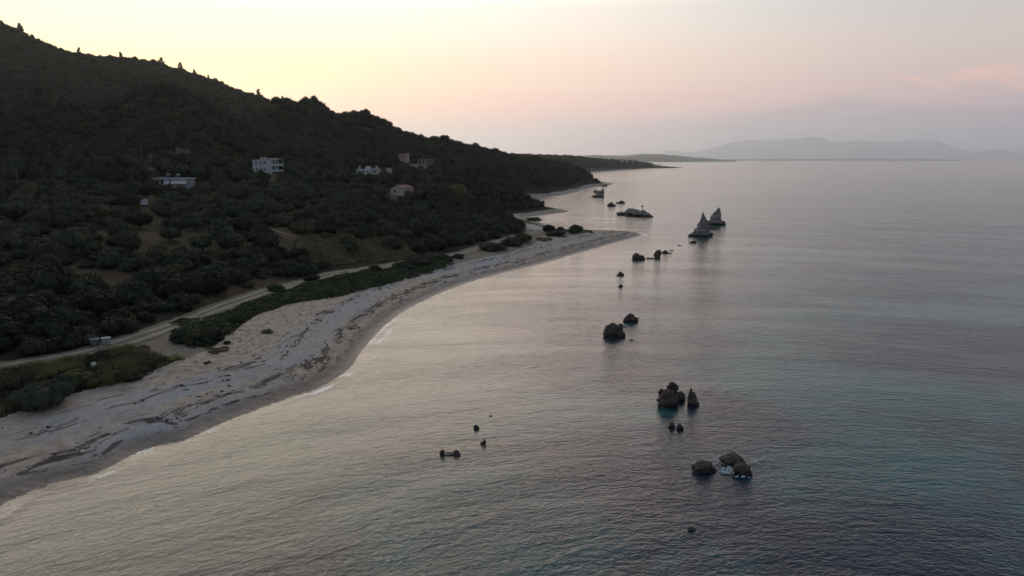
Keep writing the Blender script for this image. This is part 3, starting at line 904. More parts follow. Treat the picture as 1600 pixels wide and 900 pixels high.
# unfinished concrete frame
h = house_root('concrete_frame', 665, 263.5, 430, 'unfinished concrete house frame with open columns', 'building', (653, 677, 248, 262), rad(-8))
link('slab', boxes_mesh('slab', [(0, 0, 2.6, 8.2, 6.4, 0.3), (0, 0, 5.75, 8.2, 6.4, 0.3)]), M_CONC, h)
for x in (-3.8, -1.3, 1.2, 3.8):
    for y in (-2.9, 2.9):
        link('column', boxes_mesh('column', [(x, y, 4.18, 0.35, 0.35, 2.8)]), M_CONC, h)
link('wall', boxes_mesh('wall', [(-1.5, 0, 0.6, 5.0, 6.0, 3.65)]), M_GREYWALL, h)
h = house_root('garden_wall', 648, 263, 424, 'long grey masonry terrace wall beside the concrete frame', 'wall', (640, 655, 256, 262), rad(-8))
link('wall', boxes_mesh('wall', [(0, 0, 1.0, 6.4, 0.35, 3.4), (3.2, 1.6, 1.0, 0.35, 3.2, 3.4)]), M_CONC, h)

# white and beige low houses in the middle
h = house_root('white_house', 568, 272, 398, 'low white house with stepped roof terrace among trees', 'house', (556, 581, 262, 270), rad(4))
link('wall', boxes_mesh('wall', [(0, 0, 0.9, 8.6, 6, 3.4)]), M_WHITE, h)
link('roof', boxes_mesh('roof', [(0, 0, 2.72, 8.9, 6.3, 0.2), (2.6, 1.5, 3.6, 2.8, 2.8, 1.6)]), M_WHITE, h)
wins(h, [(-2.6, 1.4), (0.4, 1.4), (2.8, 1.4)], 0.8, 0.9, -3.02)
link('chimney', boxes_mesh('chimney', [(-2.2, 1.0, 3.6, 0.9, 0.9, 1.6)]), M_WHITE, h)
h = house_root('beige_house', 586, 272, 404, 'weathered beige house with a roof tank beside the low white house', 'house', (580, 594, 262, 271), rad(-12))
link('wall', boxes_mesh('wall', [(0, 0, 1.2, 5.0, 5, 4.0)]), M_BEIGE, h)
link('roof', boxes_mesh('roof', [(0, 0, 3.3, 5.3, 5.3, 0.2)]), M_GREYWALL, h)
wins(h, [(-1.3, 1.7), (1.3, 1.7)], 0.9, 1.1, -2.52)
link('tank', cyl_mesh('tank', [((1.0, 0.6, 3.4), (1.0, 0.6, 4.6), 0.6, 0.6)], 12), M_WHITE, h)
h = house_root('beige_shed', 608, 270, 404, 'small beige shed half hidden by trees', 'shed', (603, 613, 263, 269), rad(10))
link('wall', boxes_mesh('wall', [(0, 0, 0.9, 3.4, 3, 3.4)]), M_BEIGE, h)
link('roof', boxes_mesh('roof', [(0, 0, 2.68, 3.8, 3.4, 0.16)]), M_GREYWALL, h)

# dim grey ruins on the dark hill
for (nm, px, py, Y, w, hh, rect, lab) in [('ruin', 284, 238, 352, 5.5, 1.7, (273, 298, 230, 237), 'grey stone ruin low on the dark hill, the upper one'),
                                          ('ruin', 240, 248, 336, 4.2, 1.4, (231, 250, 241, 247), 'broken grey stone ruin below the other on the dark hill')]:
    h = house_root(nm, px, py, Y, lab, 'ruin', rect, rad(8))
    link('wall', boxes_mesh('wall', [(0, 0, hh / 2 - 0.4, w, 0.5, hh + 0.8), (w / 2, 1.8, hh * 0.4 - 0.4, 0.5, 3.6, hh * 0.8 + 0.8), (-w * 0.3, 0.1, hh + 0.2, w * 0.3, 0.45, 0.7)]), M_RUIN, h)

# white hut with a blue tarpaulin in the grove
h = house_root('garden_hut', 226, 317.5, 236, 'small white hut under a blue tarpaulin in the olive grove', 'hut', (222, 232, 310, 314), rad(6))
h.scale = (.8, .8, .75)
link('wall', boxes_mesh('wall', [(0, 0, 0.3, 2.1, 1.8, 1.9)]), M_WHITE, h)
tp = link('tarpaulin', boxes_mesh('tarpaulin', [(0, 0, 0, 3.2, 2.6, 0.06)]), M_BLUE, h, (-0.2, 0, 1.45)); tp.rotation_euler = (rad(8), rad(-7), 0)

# utility poles
for (px, py, Y, hgt, lab) in [(28, 290, 258, 6.5, 'thin grey utility pole in front of the dark tree row'), (222, 246, 335, 6.5, 'thin grey utility pole on the dark hill by the ruins')]:
    p = PD(px, py, Y)
    o = empty('utility_pole', (p[0], p[1], p[2]))
    HOUSES.append((px - 2, px + 2, py - 16, py - 2, Y))
    tag(o, lab, 'pole')
    link('pole', cyl_mesh('pole', [((0, 0, -2), (0, 0, hgt), 0.12, 0.09)], 8), M_WOOD, o)
    link('crossarm', boxes_mesh('crossarm', [(0, 0, hgt - 0.4, 1.6, 0.12, 0.12)]), M_WOOD, o)

# ------------------------------------------------------------------ waste containers by the track
def container(px, py, label, mat, rz):
    p = P(px, py, 3.6); z = H(p[0], p[1])
    o = empty('waste_container', (p[0], p[1], z), rz); o.scale = (.86, .86, .95)
    tag(o, label, 'waste container', 'waste containers beside the dirt track')
    bm = bmesh.new()
    lo = [(-.50, -.38, .22), (.50, -.38, .22), (.50, .38, .22), (-.50, .38, .22)]
    hi = [(-.66, -.50, 1.12), (.66, -.50, 1.12), (.66, .50, 1.12), (-.66, .50, 1.12)]
    a = [bm.verts.new(v) for v in lo]; c_ = [bm.verts.new(v) for v in hi]
    bm.faces.new(a[::-1]); bm.faces.new(c_)
    for i in range(4): bm.faces.new((a[i], a[(i + 1) % 4], c_[(i + 1) % 4], c_[i]))
    bmesh.ops.bevel(bm, geom=bm.edges[:], offset=0.04, segments=2, affect='EDGES')
    me = bpy.data.meshes.new('body'); bm.to_mesh(me); bm.free()
    link('body', me, mat, o)
    # domed lid
    bm = bmesh.new()
    n = 8; ra = []
    for k in range(n + 1):
        t = math.pi * k / n
        ra.append([bm.verts.new((sx, -0.53 * math.cos(t), 1.13 + 0.2 * math.sin(t))) for sx in (-.69, .69)])
    for k in range(n): bm.faces.new((ra[k][0], ra[k][1], ra[k + 1][1], ra[k + 1][0]))
    bm.faces.new([q[0] for q in ra]); bm.faces.new([q[1] for q in ra][::-1])
    bmesh.ops.recalc_face_normals(bm, faces=bm.faces)
    me = bpy.data.meshes.new('lid'); bm.to_mesh(me); bm.free()
    link('lid', me, mat, o)
    for sx in (-.42, .42):
        for sy in (-.3, .3):
            link('wheel', cyl_mesh('wheel', [((sx - .03, sy, .1), (sx + .03, sy, .1), .1, .1)], 10), M_RUBBER, o)
    for sx in (-.73, .73):
        link('handle', cyl_mesh('handle', [((sx, -.2, .95), (sx, .2, .95), .03, .03), ((sx * .9, -.2, .95), (sx, -.2, .95), .02, .02), ((sx * .9, .2, .95), (sx, .2, .95), .02, .02)], 6), M_METALG, o)


container(149, 538, 'duller grey steel waste container, the left one by the track', M_METALG, rad(12))
container(166.5, 535.5, 'brighter pale steel waste container, the right one by the track', M_METAL, rad(24))

# ------------------------------------------------------------------ rocks in the sea
def rock_mesh(name, lumps, seed, sub=4, rough=0.28):
    """lumps: (x, y, z, rx, ry, rz, taper) in metres, welded visually into one rock"""
    vs, fs = [], []; off = 0
    iv, jf = ico(sub)
    for k, (x, y, z, rx, ry, rz, tp) in enumerate(lumps):
        g = random.Random(seed * 31 + k)
        o = Vector((g.uniform(-50, 50), g.uniform(-50, 50), g.uniform(-50, 50)))
        q = np.empty_like(iv)
        ir = 1.0 / max(rx, ry)
        for i, v in enumerate(iv):
            V = Vector(v)
            W = Vector((v[0] * rx, v[1] * ry, v[2] * rz)) * ir
            n = mnoise.fractal(W * 1.4 + o, 0.9, 2.1, 4) * 0.8
            c_ = mnoise.cell_vector(W * 1.6 + o)
            dd = mnoise.voronoi(W * 1.7 + o)[0]
            n2 = mnoise.fractal(W * 4.2 + o, 0.8, 2.1, 4)
            f = 1 + rough * (1.25 * n + 0.55 * n2 + 1.5 * (dd[1] - dd[0]) - 0.6)
            f = max(f, 0.4)
            t = 1 - tp * max(v[2], 0) ** 0.8
            q[i] = (x + v[0] * rx * f * t, y + v[1] * ry * f * t, z + v[2] * rz * (0.55 + 0.45 * f))
        vs.append(q); fs.append(jf + off); off += len(q)
    return mesh_np(name, np.vstack(vs), np.vstack(fs), False)


ROCKS = []
def rock(label, cx, base, lumps, mat=None, seed=1, rough=0.28, group='dark rocks standing in the sea', name='sea_rock', sub=4):
    """lumps in photo pixels round (cx, base): (dx, up, rx, rz, back, taper)"""
    p = P(cx, base, 0); m_ = p[1] / CT / FPX * 1.0
    m_ = float(np.linalg.norm(p - np.array([0, 0, CAMZ]))) / FPX
    L = []
    for (dx, up, rx, rz, back, tp) in lumps:
        ry = rx * 0.85
        L.append((dx * m_, (back * m_) + ry * m_ * 0.6, up * m_, rx * m_, ry * m_, rz * m_, tp))
    me = rock_mesh(name, L, seed, sub, rough)
    o = link(name, me, mat or M_ROCK, None, (p[0], p[1], 0))
    ROCKS.append((p[0], p[1], max(q[2] for q in lumps) * m_))
    return tag(o, label, 'rock', group)


# nearest group
rock('broad brown boulder at the left of the nearest foaming rock group', 1101, 739, [(0, 4, 15, 11, 0, .1), (-9, 2, 8, 8, -3, .1), (10, 1, 9, 7, 2, .3)], seed=2)
rock('rounded dark boulder at the back of the nearest foaming rock group', 1146, 727, [(0, 4, 17, 9.5, 0, .0), (-11, -1, 10, 5, -6, .1), (9, 3, 9, 7, 2, .1)], seed=3, rough=.2)
rock('brown boulder at the front right of the nearest foaming rock group', 1161, 742, [(0, 5, 13, 11, 0, .05), (7, 1, 7, 7, -2, .1)], seed=4, rough=.22)
# second group
rock('large pale topped boulder at the front of the middle rock group', 1045, 636, [(0, 10, 15, 16, 0, .3), (-7, 3, 9, 9, -2, .1)], seed=5, rough=.2)
rock('tall blocky rock at the back of the middle rock group', 1053, 626, [(-1, 11, 8.5, 16, 6, .15), (-10, 5, 5, 8, 2, .1), (10, 4, 8, 9, 0, .1), (3, 17, 5, 7, 6, .2)], seed=6)
rock('small knob of rock at the left edge of the middle rock group', 1035, 620, [(0, 4, 5, 7, 4, .2)], seed=7, sub=3)
rock('narrow pointed rock standing right of the middle rock group', 1082, 634, [(-2, 12, 5, 14, 2, .5), (3, 3, 8, 8, 0, .2), (3, 9, 5, 10, 4, .3), (-2, 2, 6, 7, -2, .1)], seed=8, rough=.34)
rock('small peaked rock, left of the pair below the middle group', 1050, 669, [(0, 2, 5, 7, 0, .5)], seed=9, sub=3)
rock('small peaked rock, right of the pair below the middle group', 1063, 671, [(-1, 2, 4.5, 7, 0, .4), (2, 1, 3, 5, -1, .2)], seed=10, sub=3)
rock('low rock almost awash alone at the bottom of the sea', 1081, 830, [(0, 0, 6.5, 5, 0, .2)], seed=11, sub=3)
# third group
rock('broad dark boulder, largest of the three rocks off the beach', 960, 526, [(-2, 7, 15, 13, 0, .3), (9, 3, 8, 7, -2, .2), (-11, 3, 6, 8, 0, .2)], seed=12, rough=.24)
rock('small round rock behind the broad dark boulder', 970, 514, [(0, 3, 5, 5, 0, .1)], seed=13, sub=3)
rock('tiny rock beside the small round rock', 977, 511.5, [(0, 0.6, 1.7, 1.8, 0, .1)], seed=14, sub=2)
rock('jagged dark rock farthest of the three rocks off the beach', 986, 503, [(0, 4, 11, 8, 0, .45), (5, 2, 7, 6, 0, .3), (-6, 2, 6, 5, 0, .3)], seed=15, rough=.32)
rock('single pointed rock, farther of the two lone rocks in the bay', 970, 431, [(0, 1.5, 5.5, 5, 0, .5), (-5, 0, 3, 1.6, -2, .1)], seed=16, sub=3)
rock('single pointed rock, nearer of the two lone rocks in the bay', 970, 449, [(0, 1, 4, 5, 0, .5), (-2, 0, 3, 2, 0, .1)], seed=17, sub=3)
# chain below the sea stacks
rock('hump backed rock at the left end of the rock chain', 996, 406, [(-1, 4, 6.5, 6.5, 0, .3), (7, 2, 5.5, 5, 0, .2), (-4, 1, 4, 4, 0, .1)], seed=18)
rock('flat rock awash in the middle of the rock chain', 1017, 404.5, [(-3, 0, 4, 1.8, 0, 0), (3, 0, 4, 1.6, 0, 0)], seed=19, sub=3)
rock('upright block of rock in the rock chain', 1027, 402.5, [(0, 4, 5, 7, 0, .3), (4, 6, 3.5, 6, 4, .2)], seed=20)
rock('low peaked rock at the right end of the rock chain', 1040, 396, [(0, 1, 5.5, 4, 0, .5), (7, 0, 2.5, 1.3, 0, 0)], seed=21, sub=3)
# sea stacks
G2 = 'tall grey sea stacks'
rock('tall twin peaked grey sea stack, the nearer and larger one', 1097, 370, [(0, 3, 15, 6.5, 0, .1), (0, 9, 10.5, 12, 1, .4), (2, 18, 6.5, 14, 2, .45), (1, 25, 3.6, 12, 2, .5), (7, 15, 4.6, 11, 3, .35), (-14, 0.5, 6.5, 4, -1, .2), (12, 3, 6.5, 5, 2, .2)], M_STACK, 22, .27, G2, 'sea_stack', 5)
rock('narrow leaning grey sea stack behind the larger one', 1119, 352, [(0, 4, 10.5, 7, 0, .2), (0, 9, 8, 12, 1, .35), (3, 15, 4.6, 11, 1, .25), (10, 2, 5.5, 5, 0, .2)], M_STACK, 23, .25, G2, 'sea_stack', 5)
rock('low dark ledge at the foot of the sea stacks', 1115, 358.5, [(0, 1, 5, 3, 0, .2), (-3, 1, 4, 3, 2, .2)], seed=24, sub=3)
rock('small flat rock below the larger sea stack', 1084, 380, [(0, 1, 5, 2.8, 0, .2)], seed=25, sub=3)
# long ridge rock
rock('long ridge shaped grey rock in the far bay', 1000, 339, [(-9, 5, 9.5, 6.5, 26, .2), (-2, 4, 8.5, 6.5, 15, .2), (6, 3, 8.5, 7, 4, .2), (11, 1, 7.5, 5.5, -4, .25), (-21, 2.5, 9, 3, 34, .4), (17, 0, 4, 2, -2, .1)], M_STACK, 26, .26, 'grey rocks in the far bay', 'sea_rock', 5)
rock('speck of rock behind the long ridge rock', 1004, 322.5, [(0, .4, 2.2, 1, 0, 0)], seed=27, sub=2)
rock('small peaked rock left of the long ridge rock', 955, 322.5, [(0, 1.5, 6, 5, 0, .5), (3, 1, 4, 3, 0, .2)], seed=28, sub=3)
rock('low sloping rock behind the small peaked rock', 969, 318, [(3, 1.5, 5, 3, 0, .5), (-3, .4, 5, 1.8, -1, .2)], seed=29, sub=3)
rock('jagged multi peaked grey rock near the far headland', 936, 308, [(0, 1, 7, 3.5, 0, .2), (4, 4, 4.2, 6, 1, .4), (6, 8, 2.2, 7, 2, .5), (0, 5, 3.6, 5.5, 2, .5), (-5, 8, 3.2, 3.2, 5, .4), (-8, 0.5, 4, 2.6, -1, .1)], M_STACK, 30, .42, 'grey rocks in the far bay', 'sea_rock', 4)
rock('dark rock at the very foot of the far headland', 944, 291, [(2, 1, 3, 2.6, 0, .3), (-3, 0.6, 4, 2, 0, .3)], seed=31, sub=3)
# left foreground rocks
rock('low two humped rock nearest the beach', 703, 712, [(-12, 3, 4.5, 6, 0, .2), (9, 2, 6, 5.5, 0, .3), (-2, 0, 9, 2.6, -1, 0), (12, 1, 5, 3, -1, .1)], seed=32, sub=3)
rock('small upright rock, upper of the small pair off the beach', 744, 671, [(0, 2, 4.5, 5, 0, .2)], seed=33, sub=3, rough=.34)
rock('small split rock, lower of the small pair off the beach', 755, 694, [(-2, 1, 2.6, 3, -1, .2), (2, 3, 2.6, 4, 1, .3)], seed=34, sub=3)
rock('sliver of rock just breaking the water', 767, 651, [(0, .4, 3.5, 1.1, 0, 0)], seed=35, sub=2)
for (x, y, lab) in [(1050, 391.5, 'faint wet ledge behind the rock chain'), (1062, 384, 'thin dark ledge awash left of the sea stacks'), (987, 532, 'dark sliver awash below the broad boulder')]:
    rock(lab, x, y, [(0, 0.1, 4, .8, 0, 0)], seed=int(x), sub=2)

# foam round the nearest rocks: lacy raised froth
def foam(name, spots, label):
    g = np.random.default_rng(5)
    V, Fc = [], []
    for (x, y, ax, ay, n) in spots:
        c_ = P(x, y, 0); k_ = np.linalg.norm(c_ - np.array([0, 0, CAMZ])) / FPX
        for i in range(n):
            a = g.normal(size=2) * 0.5
            q = c_ + np.array([a[0] * ax * k_, a[1] * ay * k_ * 3.2, 0.05 + g.uniform(0, .08)])
            r_x, r_y = g.uniform(.04, .2), g.uniform(.04, .15)
            t = g.uniform(0, 6.28); nn = 7; b0 = len(V)
            rot = g.uniform(0, 6.28)
            for j in range(nn):
                f = g.uniform(.55, 1.2); w_ = 2 * math.pi * j / nn
                lx, ly = math.cos(w_) * r_x * f, math.sin(w_) * r_y * f
                V.append(q + np.array([lx * math.cos(rot) - ly * math.sin(rot), lx * math.sin(rot) + ly * math.cos(rot), 0]))
            V.append(q + np.array([0, 0, g.uniform(.04, .1)]))
            for j in range(nn): Fc.append([b0 + j, b0 + (j + 1) % nn, b0 + nn])
    me = mesh_np(name, V, Fc, True)
    return tag(link(name, me, simple('sea_foam', (0.46, 0.53, 0.55), 0.7, 0.1)), label, 'foam', kind='stuff')


foam('foam', [(1134, 737, 11, 3.2, 70), (1141, 733, 6, 2, 34), (1124, 724, 6, 4, 16), (1178, 722, 9, 2.5, 14), (1190, 718, 12, 2.5, 9), (1072, 617, 4, 4, 16), (1158, 746, 10, 2, 12)], 'white froth washing between the nearest rocks')

# ------------------------------------------------------------------ shrubs and plants placed one by one
def plant(name, px, py, wpx, me, label, cat='shrub', group=None, z=2.9, sq=1.0, rz=None):
    p = P(px, py, z); zz = H(p[0], p[1]); p = P(px, py, zz); zz = H(p[0], p[1])
    k = np.linalg.norm(p - np.array([0, 0, CAMZ])) / FPX
    r = wpx * k / 2 / 0.98
    o = link(name, me, None, None, (p[0], p[1] + r * 0.55, zz - 0.1))
    o.scale = (r, r, r * sq); o.rotation_euler = (0, 0, random.uniform(0, 6.28) if rz is None else rz)
    return tag(o, label, cat, group)


BG = 'bushes on the beach side of the track'
plant('bush', 52, 645, 76, ROUNDB, 'big round dark green bush at the edge of the sand, lower left', 'bush', BG, sq=.95)
plant('bush', 12, 622, 50, BIGBUSH2, 'dark bush at the left picture edge behind the big round one', 'bush', BG)
plant('bush', 95, 615, 46, BIGBUSH2, 'dark low bush right behind the big round one', 'bush', BG)
plant('bush', 150, 605, 52, YBUSH, 'bright yellow green bush in the scrub below the track', 'bush', BG)
plant('bush', 112, 596, 40, YBUSH, 'yellow green tufted bush left of the brightest one', 'bush', BG, sq=.8)
plant('bush', 192, 598, 44, BIGBUSH2, 'dark green bush at the sandy end of the scrub', 'bush', BG, sq=.7)
plant('bush', 225, 577, 52, BIGBUSH, 'low dark bush between the track and the sandy clearing', 'bush', BG, sq=.6)
plant('bush', 270, 563, 28, YBUSH, 'flat pale green bush beside the sandy clearing', 'bush', BG, sq=.5)
plant('bush', 200, 556, 40, DRYB, 'russet dry bush just below the track bend', 'bush', BG, sq=.9)
plant('bush', 60, 592, 44, DRYB, 'russet dry bush among the grass left of the yellow bush', 'bush', BG, sq=.6)
plant('bush', 335, 552, 34, DRYB, 'flat brown dry bush on the sand near the hedge end', 'bush', BG, sq=.5)
plant('bush', 322, 572, 12, DRYB, 'tiny brown tuft alone on the sand', 'bush', BG)
plant('bush', 415, 522, 20, YBUSH, 'small olive green tuft alone on the open sand', 'bush', BG, sq=.7)
plant('bush', 353, 538, 12, BIGBUSH2, 'small dark tuft on the sand below the hedge', 'bush', BG)
SGp = 'dark bushes where the spit begins'
plant('bush', 768, 393, 50, BIGBUSH2, 'low spreading dark bush at the left below the pale track', 'bush', SGp, sq=.6)
plant('bush', 800, 386, 36, BIGBUSH, 'dark rounded bush next to the tall one by the pale track', 'bush', SGp, sq=.9)
plant('bush', 817, 380, 34, BIGBUSH2, 'tall dark rounded bush beside the white gravel', 'bush', SGp, sq=1.05)
plant('bush', 857, 362, 22, BIGBUSH, 'dark bush right of the white gravel', 'bush', SGp, sq=1.1)
plant('bush', 870, 370, 34, BIGBUSH2, 'low dark bush in front of the pair on the spit', 'bush', SGp, sq=.7)
plant('bush', 876, 359, 13, BIGBUSH2, 'small dark bush between the two larger ones on the spit', 'bush', SGp, sq=.9)
plant('bush', 899, 366, 27, BIGBUSH, 'lone dark dome bush farthest out on the spit', 'bush', SGp, sq=1.1)
plant('bush', 850, 377, 30, DRYB, 'russet dry bush on the sand before the spit', 'bush', SGp, sq=.6)
plant('bush', 716, 405, 22, BIGBUSH2, 'small dark bush at the right end of the creeper hedge', 'bush', SGp, sq=.8)
plant('bush', 835, 345, 26, BIGBUSH2, 'low dark bush on the rim above the far inlet', 'bush', SGp, sq=.6)

HG = 'taller bushes in the creeper bank'
for (x, y, w_, sq_, lab) in [(278, 537, 36, 1.1, 'dark bush forming the tall left end of the creeper bank'), (300, 539, 42, 1.0, 'broad dark bush second from the left end of the creeper bank'), (328, 534, 40, .9, 'dark bush sloping down from the left end of the creeper bank'),
                             (365, 505, 26, .9, 'small dark bush on the left half of the creeper bank'), (428, 456, 28, .9, 'dark bush against the track at the middle of the creeper bank'), (486, 440, 26, 1.0, 'round dark bush where the creeper bank hides the track'),
                             (585, 424, 24, .8, 'low dark bush right of the middle of the creeper bank'), (628, 424, 40, .8, 'dark bush starting the thick right end of the creeper bank'), (656, 418, 44, .8, 'widest dark bush in the thick right end of the creeper bank'), (686, 410, 40, .75, 'dark bush closing the right end of the creeper bank')]:
    plant('bush', x, y, w_, BIGBUSH if x % 2 else BIGBUSH2, lab, 'bush', HG, sq=sq_)

o = link('boulder', rock_mesh('boulder', [(0, 0, .25, .45, .4, .45, .2)], 77, 3, .2), simple('pale_stone', (0.55, 0.54, 0.50), .8), None, (*P(147, 575, 3.2)[:2], H(*P(147, 575, 3.2)[:2]) + 0.8))
tag(o, 'pale round stone in the scrub above the yellow green bush', 'stone')
o.scale = (.75, .75, .7)

# creeper hedge between track and sand
hed_px = [(264, 533), (262, 505), (285, 498), (330, 492), (375, 472), (430, 456), (480, 441), (525, 430), (575, 421), (612, 414), (640, 400), (690, 398), (710, 404), (700, 412),
          (650, 425), (600, 438), (530, 456), (450, 471), (395, 490), (340, 533), (300, 539)]
hed = np.array([P(x, y, 3.3)[:2] for x, y in hed_px])


def leafy_sheet(name, poly, hmax, n, leaf, seed, mat, label, cat, edge=2.5, kind='stuff'):
    g = np.random.default_rng(seed)
    lo, hi = poly.min(0), poly.max(0)
    q = g.uniform(lo, hi, (int(n * 6), 2)); q = q[inpoly(q, poly)][:n]
    dd = polydist(q, np.vstack([poly, poly[:1]]))
    kp_ = dd > 0.4 + 3.0 * fbm(q[:, 0] / 2.2, q[:, 1] / 2.2, seed + 50, 3)
    q, dd = q[kp_], dd[kp_]
    def hf(xy, d_): return hmax * sstep(-0.2, edge, d_) * np.clip(0.62 + 1.15 * fbm(xy[:, 0] / 4.0, xy[:, 1] / 4.0, seed, 4), 0.06, 1.5)
    z = height(q) + hf(q, dd) * g.uniform(0.86, 1.08, len(q))
    pos = np.column_stack([q, z]); N = len(q)
    nr = np.array([0, 0, 1.0]) + g.normal(size=(N, 3)) * 0.6; nr /= np.linalg.norm(nr, axis=1)[:, None]
    a = np.cross(nr, g.normal(size=(N, 3))); a /= np.linalg.norm(a, axis=1)[:, None]; b_ = np.cross(nr, a)
    sz = leaf * g.uniform(.6, 1.4, N)[:, None]
    V = np.stack([pos - a * sz, pos - b_ * sz * .6, pos + a * sz, pos + b_ * sz * .6], 1).reshape(-1, 3)
    Fq = np.arange(N * 4).reshape(-1, 4)
    # dense body below the leaves
    st = 0.7
    gx = np.arange(lo[0], hi[0], st); gy = np.arange(lo[1], hi[1], st)
    GX, GY = np.meshgrid(gx, gy, indexing='ij'); GP = np.stack([GX, GY], -1).reshape(-1, 2)
    ins = inpoly(GP, poly)
    f = gridfaces(len(gx), len(gy)); f = f[ins[f].all(1)]
    us_ = np.unique(f); mp_ = np.full(len(GP), -1); mp_[us_] = np.arange(len(us_))
    gp = GP[us_]; dg = polydist(gp, np.vstack([poly, poly[:1]]))
    gz = height(gp) + hf(gp, dg - 0.8) * 0.88 - 0.2
    V2 = np.column_stack([gp, gz])
    me = mesh_np(name, np.vstack([V, V2]), np.vstack([Fq, mp_[f] + len(V)]), False)
    return tag(link(name, me, mat), label, cat, kind=kind)


leafy_sheet('creeper_hedge', hed, 1.05, 42000, 0.16, 3, M_VINE, 'dense dark green creeper bank between the track and the beach', 'creeper')
grs = np.array([P(x, y, 3.0)[:2] for x, y in [(-60, 596), (0, 584), (60, 573), (130, 561), (200, 543), (245, 556), (262, 566), (205, 590), (190, 592), (140, 600), (90, 611), (30, 630), (-60, 655)]])
leafy_sheet('low_scrub', grs, 0.8, 9000, 0.16, 8, M_SCRUB, 'low dark scrub on the bank below the track', 'scrub', 1.0)
# reeds / green band above the track
reed = np.array([PD(x, y, Y)[:2] for x, y, Y in [(455, 392, 190), (520, 386, 200), (600, 386, 206), (640, 391, 206), (655, 400, 190), (610, 405, 182), (560, 412, 176), (500, 420, 168), (462, 412, 172)]])
leafy_sheet('reed_bed', reed, 2.6, 16000, 0.2, 14, leafmat('reed_leaves', (0.040, 0.040, 0.018), (0.085, 0.078, 0.034)), 'dense olive green reed bed above the track', 'reeds', 2.0)

# blades of grass below the track
def grass(name, poly, n, label):
    g = np.random.default_rng(17)
    lo, hi = poly.min(0), poly.max(0)
    q = g.uniform(lo, hi, (n * 5, 2)); q = q[inpoly(q, poly)][:n]
    dd = polydist(q, np.vstack([poly, poly[:1]]))
    q = q[(fbm(q[:, 0] / 5, q[:, 1] / 5, 41, 3) > -0.15) & (dd > 0.3 + 3.0 * fbm(q[:, 0] / 2.0, q[:, 1] / 2.0, 43, 3))]
    z = height(q) - 0.05
    V = []; Fc = []
    N = len(q)
    for k in range(5):
        a = g.uniform(0, 6.28, N); L = g.uniform(.4, 1.15, N); w = .05
        base = np.column_stack([q + g.normal(size=(N, 2)) * .22, z])
        side = np.column_stack([np.cos(a), np.sin(a), np.zeros(N)]) * w
        tip = base + np.column_stack([np.cos(a + 1.5) * L * .4, np.sin(a + 1.5) * L * .4, L])
        b0 = k * N * 3
        V.append(np.stack([base - side, base + side, tip], 1).reshape(-1, 3))
        Fc.append(np.arange(N * 3).reshape(-1, 3) + b0)
    me = mesh_np(name, np.vstack(V), np.vstack(Fc), False)
    m_ = simple('dry_grass', (0.20, 0.165, 0.07), .9, .5, .25)
    tag(link(name, me, m_), label, 'grass', kind='stuff')
grass('grass', grs, 14000, 'yellowish dry grass on the bank below the track')

# ------------------------------------------------------------------ trees: candidates over the land
def jitter_pts(step, y0, y1, seed):
    g = np.random.default_rng(seed)
    xs = np.arange(-900, 140, step); ys = np.arange(y0, y1, step)
    X, Y = np.meshgrid(xs, ys, indexing='ij')
    X = X + (np.arange(len(ys)) % 2)[None] * step * .5
    q = np.stack([X, Y], -1).reshape(-1, 2) + g.uniform(-.42, .42, (X.size, 2)) * step
    an = np.degrees(np.arctan2(q[:, 0], q[:, 1]))
    return q[(an > -42) & (an < 12)], g


def zone_of(px, py, q, z):
    """0 forest on the hills, 1 grove by the low house, 2 grove below the tall house, 3 thicket by the bins, 4 wooded bank, 5 tree row, 6 among the houses"""
    zn = np.full(len(px), 6)
    zn[(py < 262) | (q[:, 1] > 440)] = 0
    zn[(px > 690) & (q[:, 1] > 300)] = 0
    m4 = (zn == 6) & (px > 450) & (py > 322); zn[m4] = 4
    m2 = (zn == 6) & (px > 330) & (px <= 640) & (py > 292); zn[m2] = 2
    zn[(px <= 400) & (py >= 398) & (zn != 0)] = 3
    zn[(px > 400) & (px <= 470) & (py > 350) & (zn != 0)] = 3
    zn[(px <= 330) & (py < 398) & (py > 292) & (zn != 0)] = 1
    zn[(px <= 235) & (py <= 292) & (py > 276) & (zn != 0)] = 5
    return zn


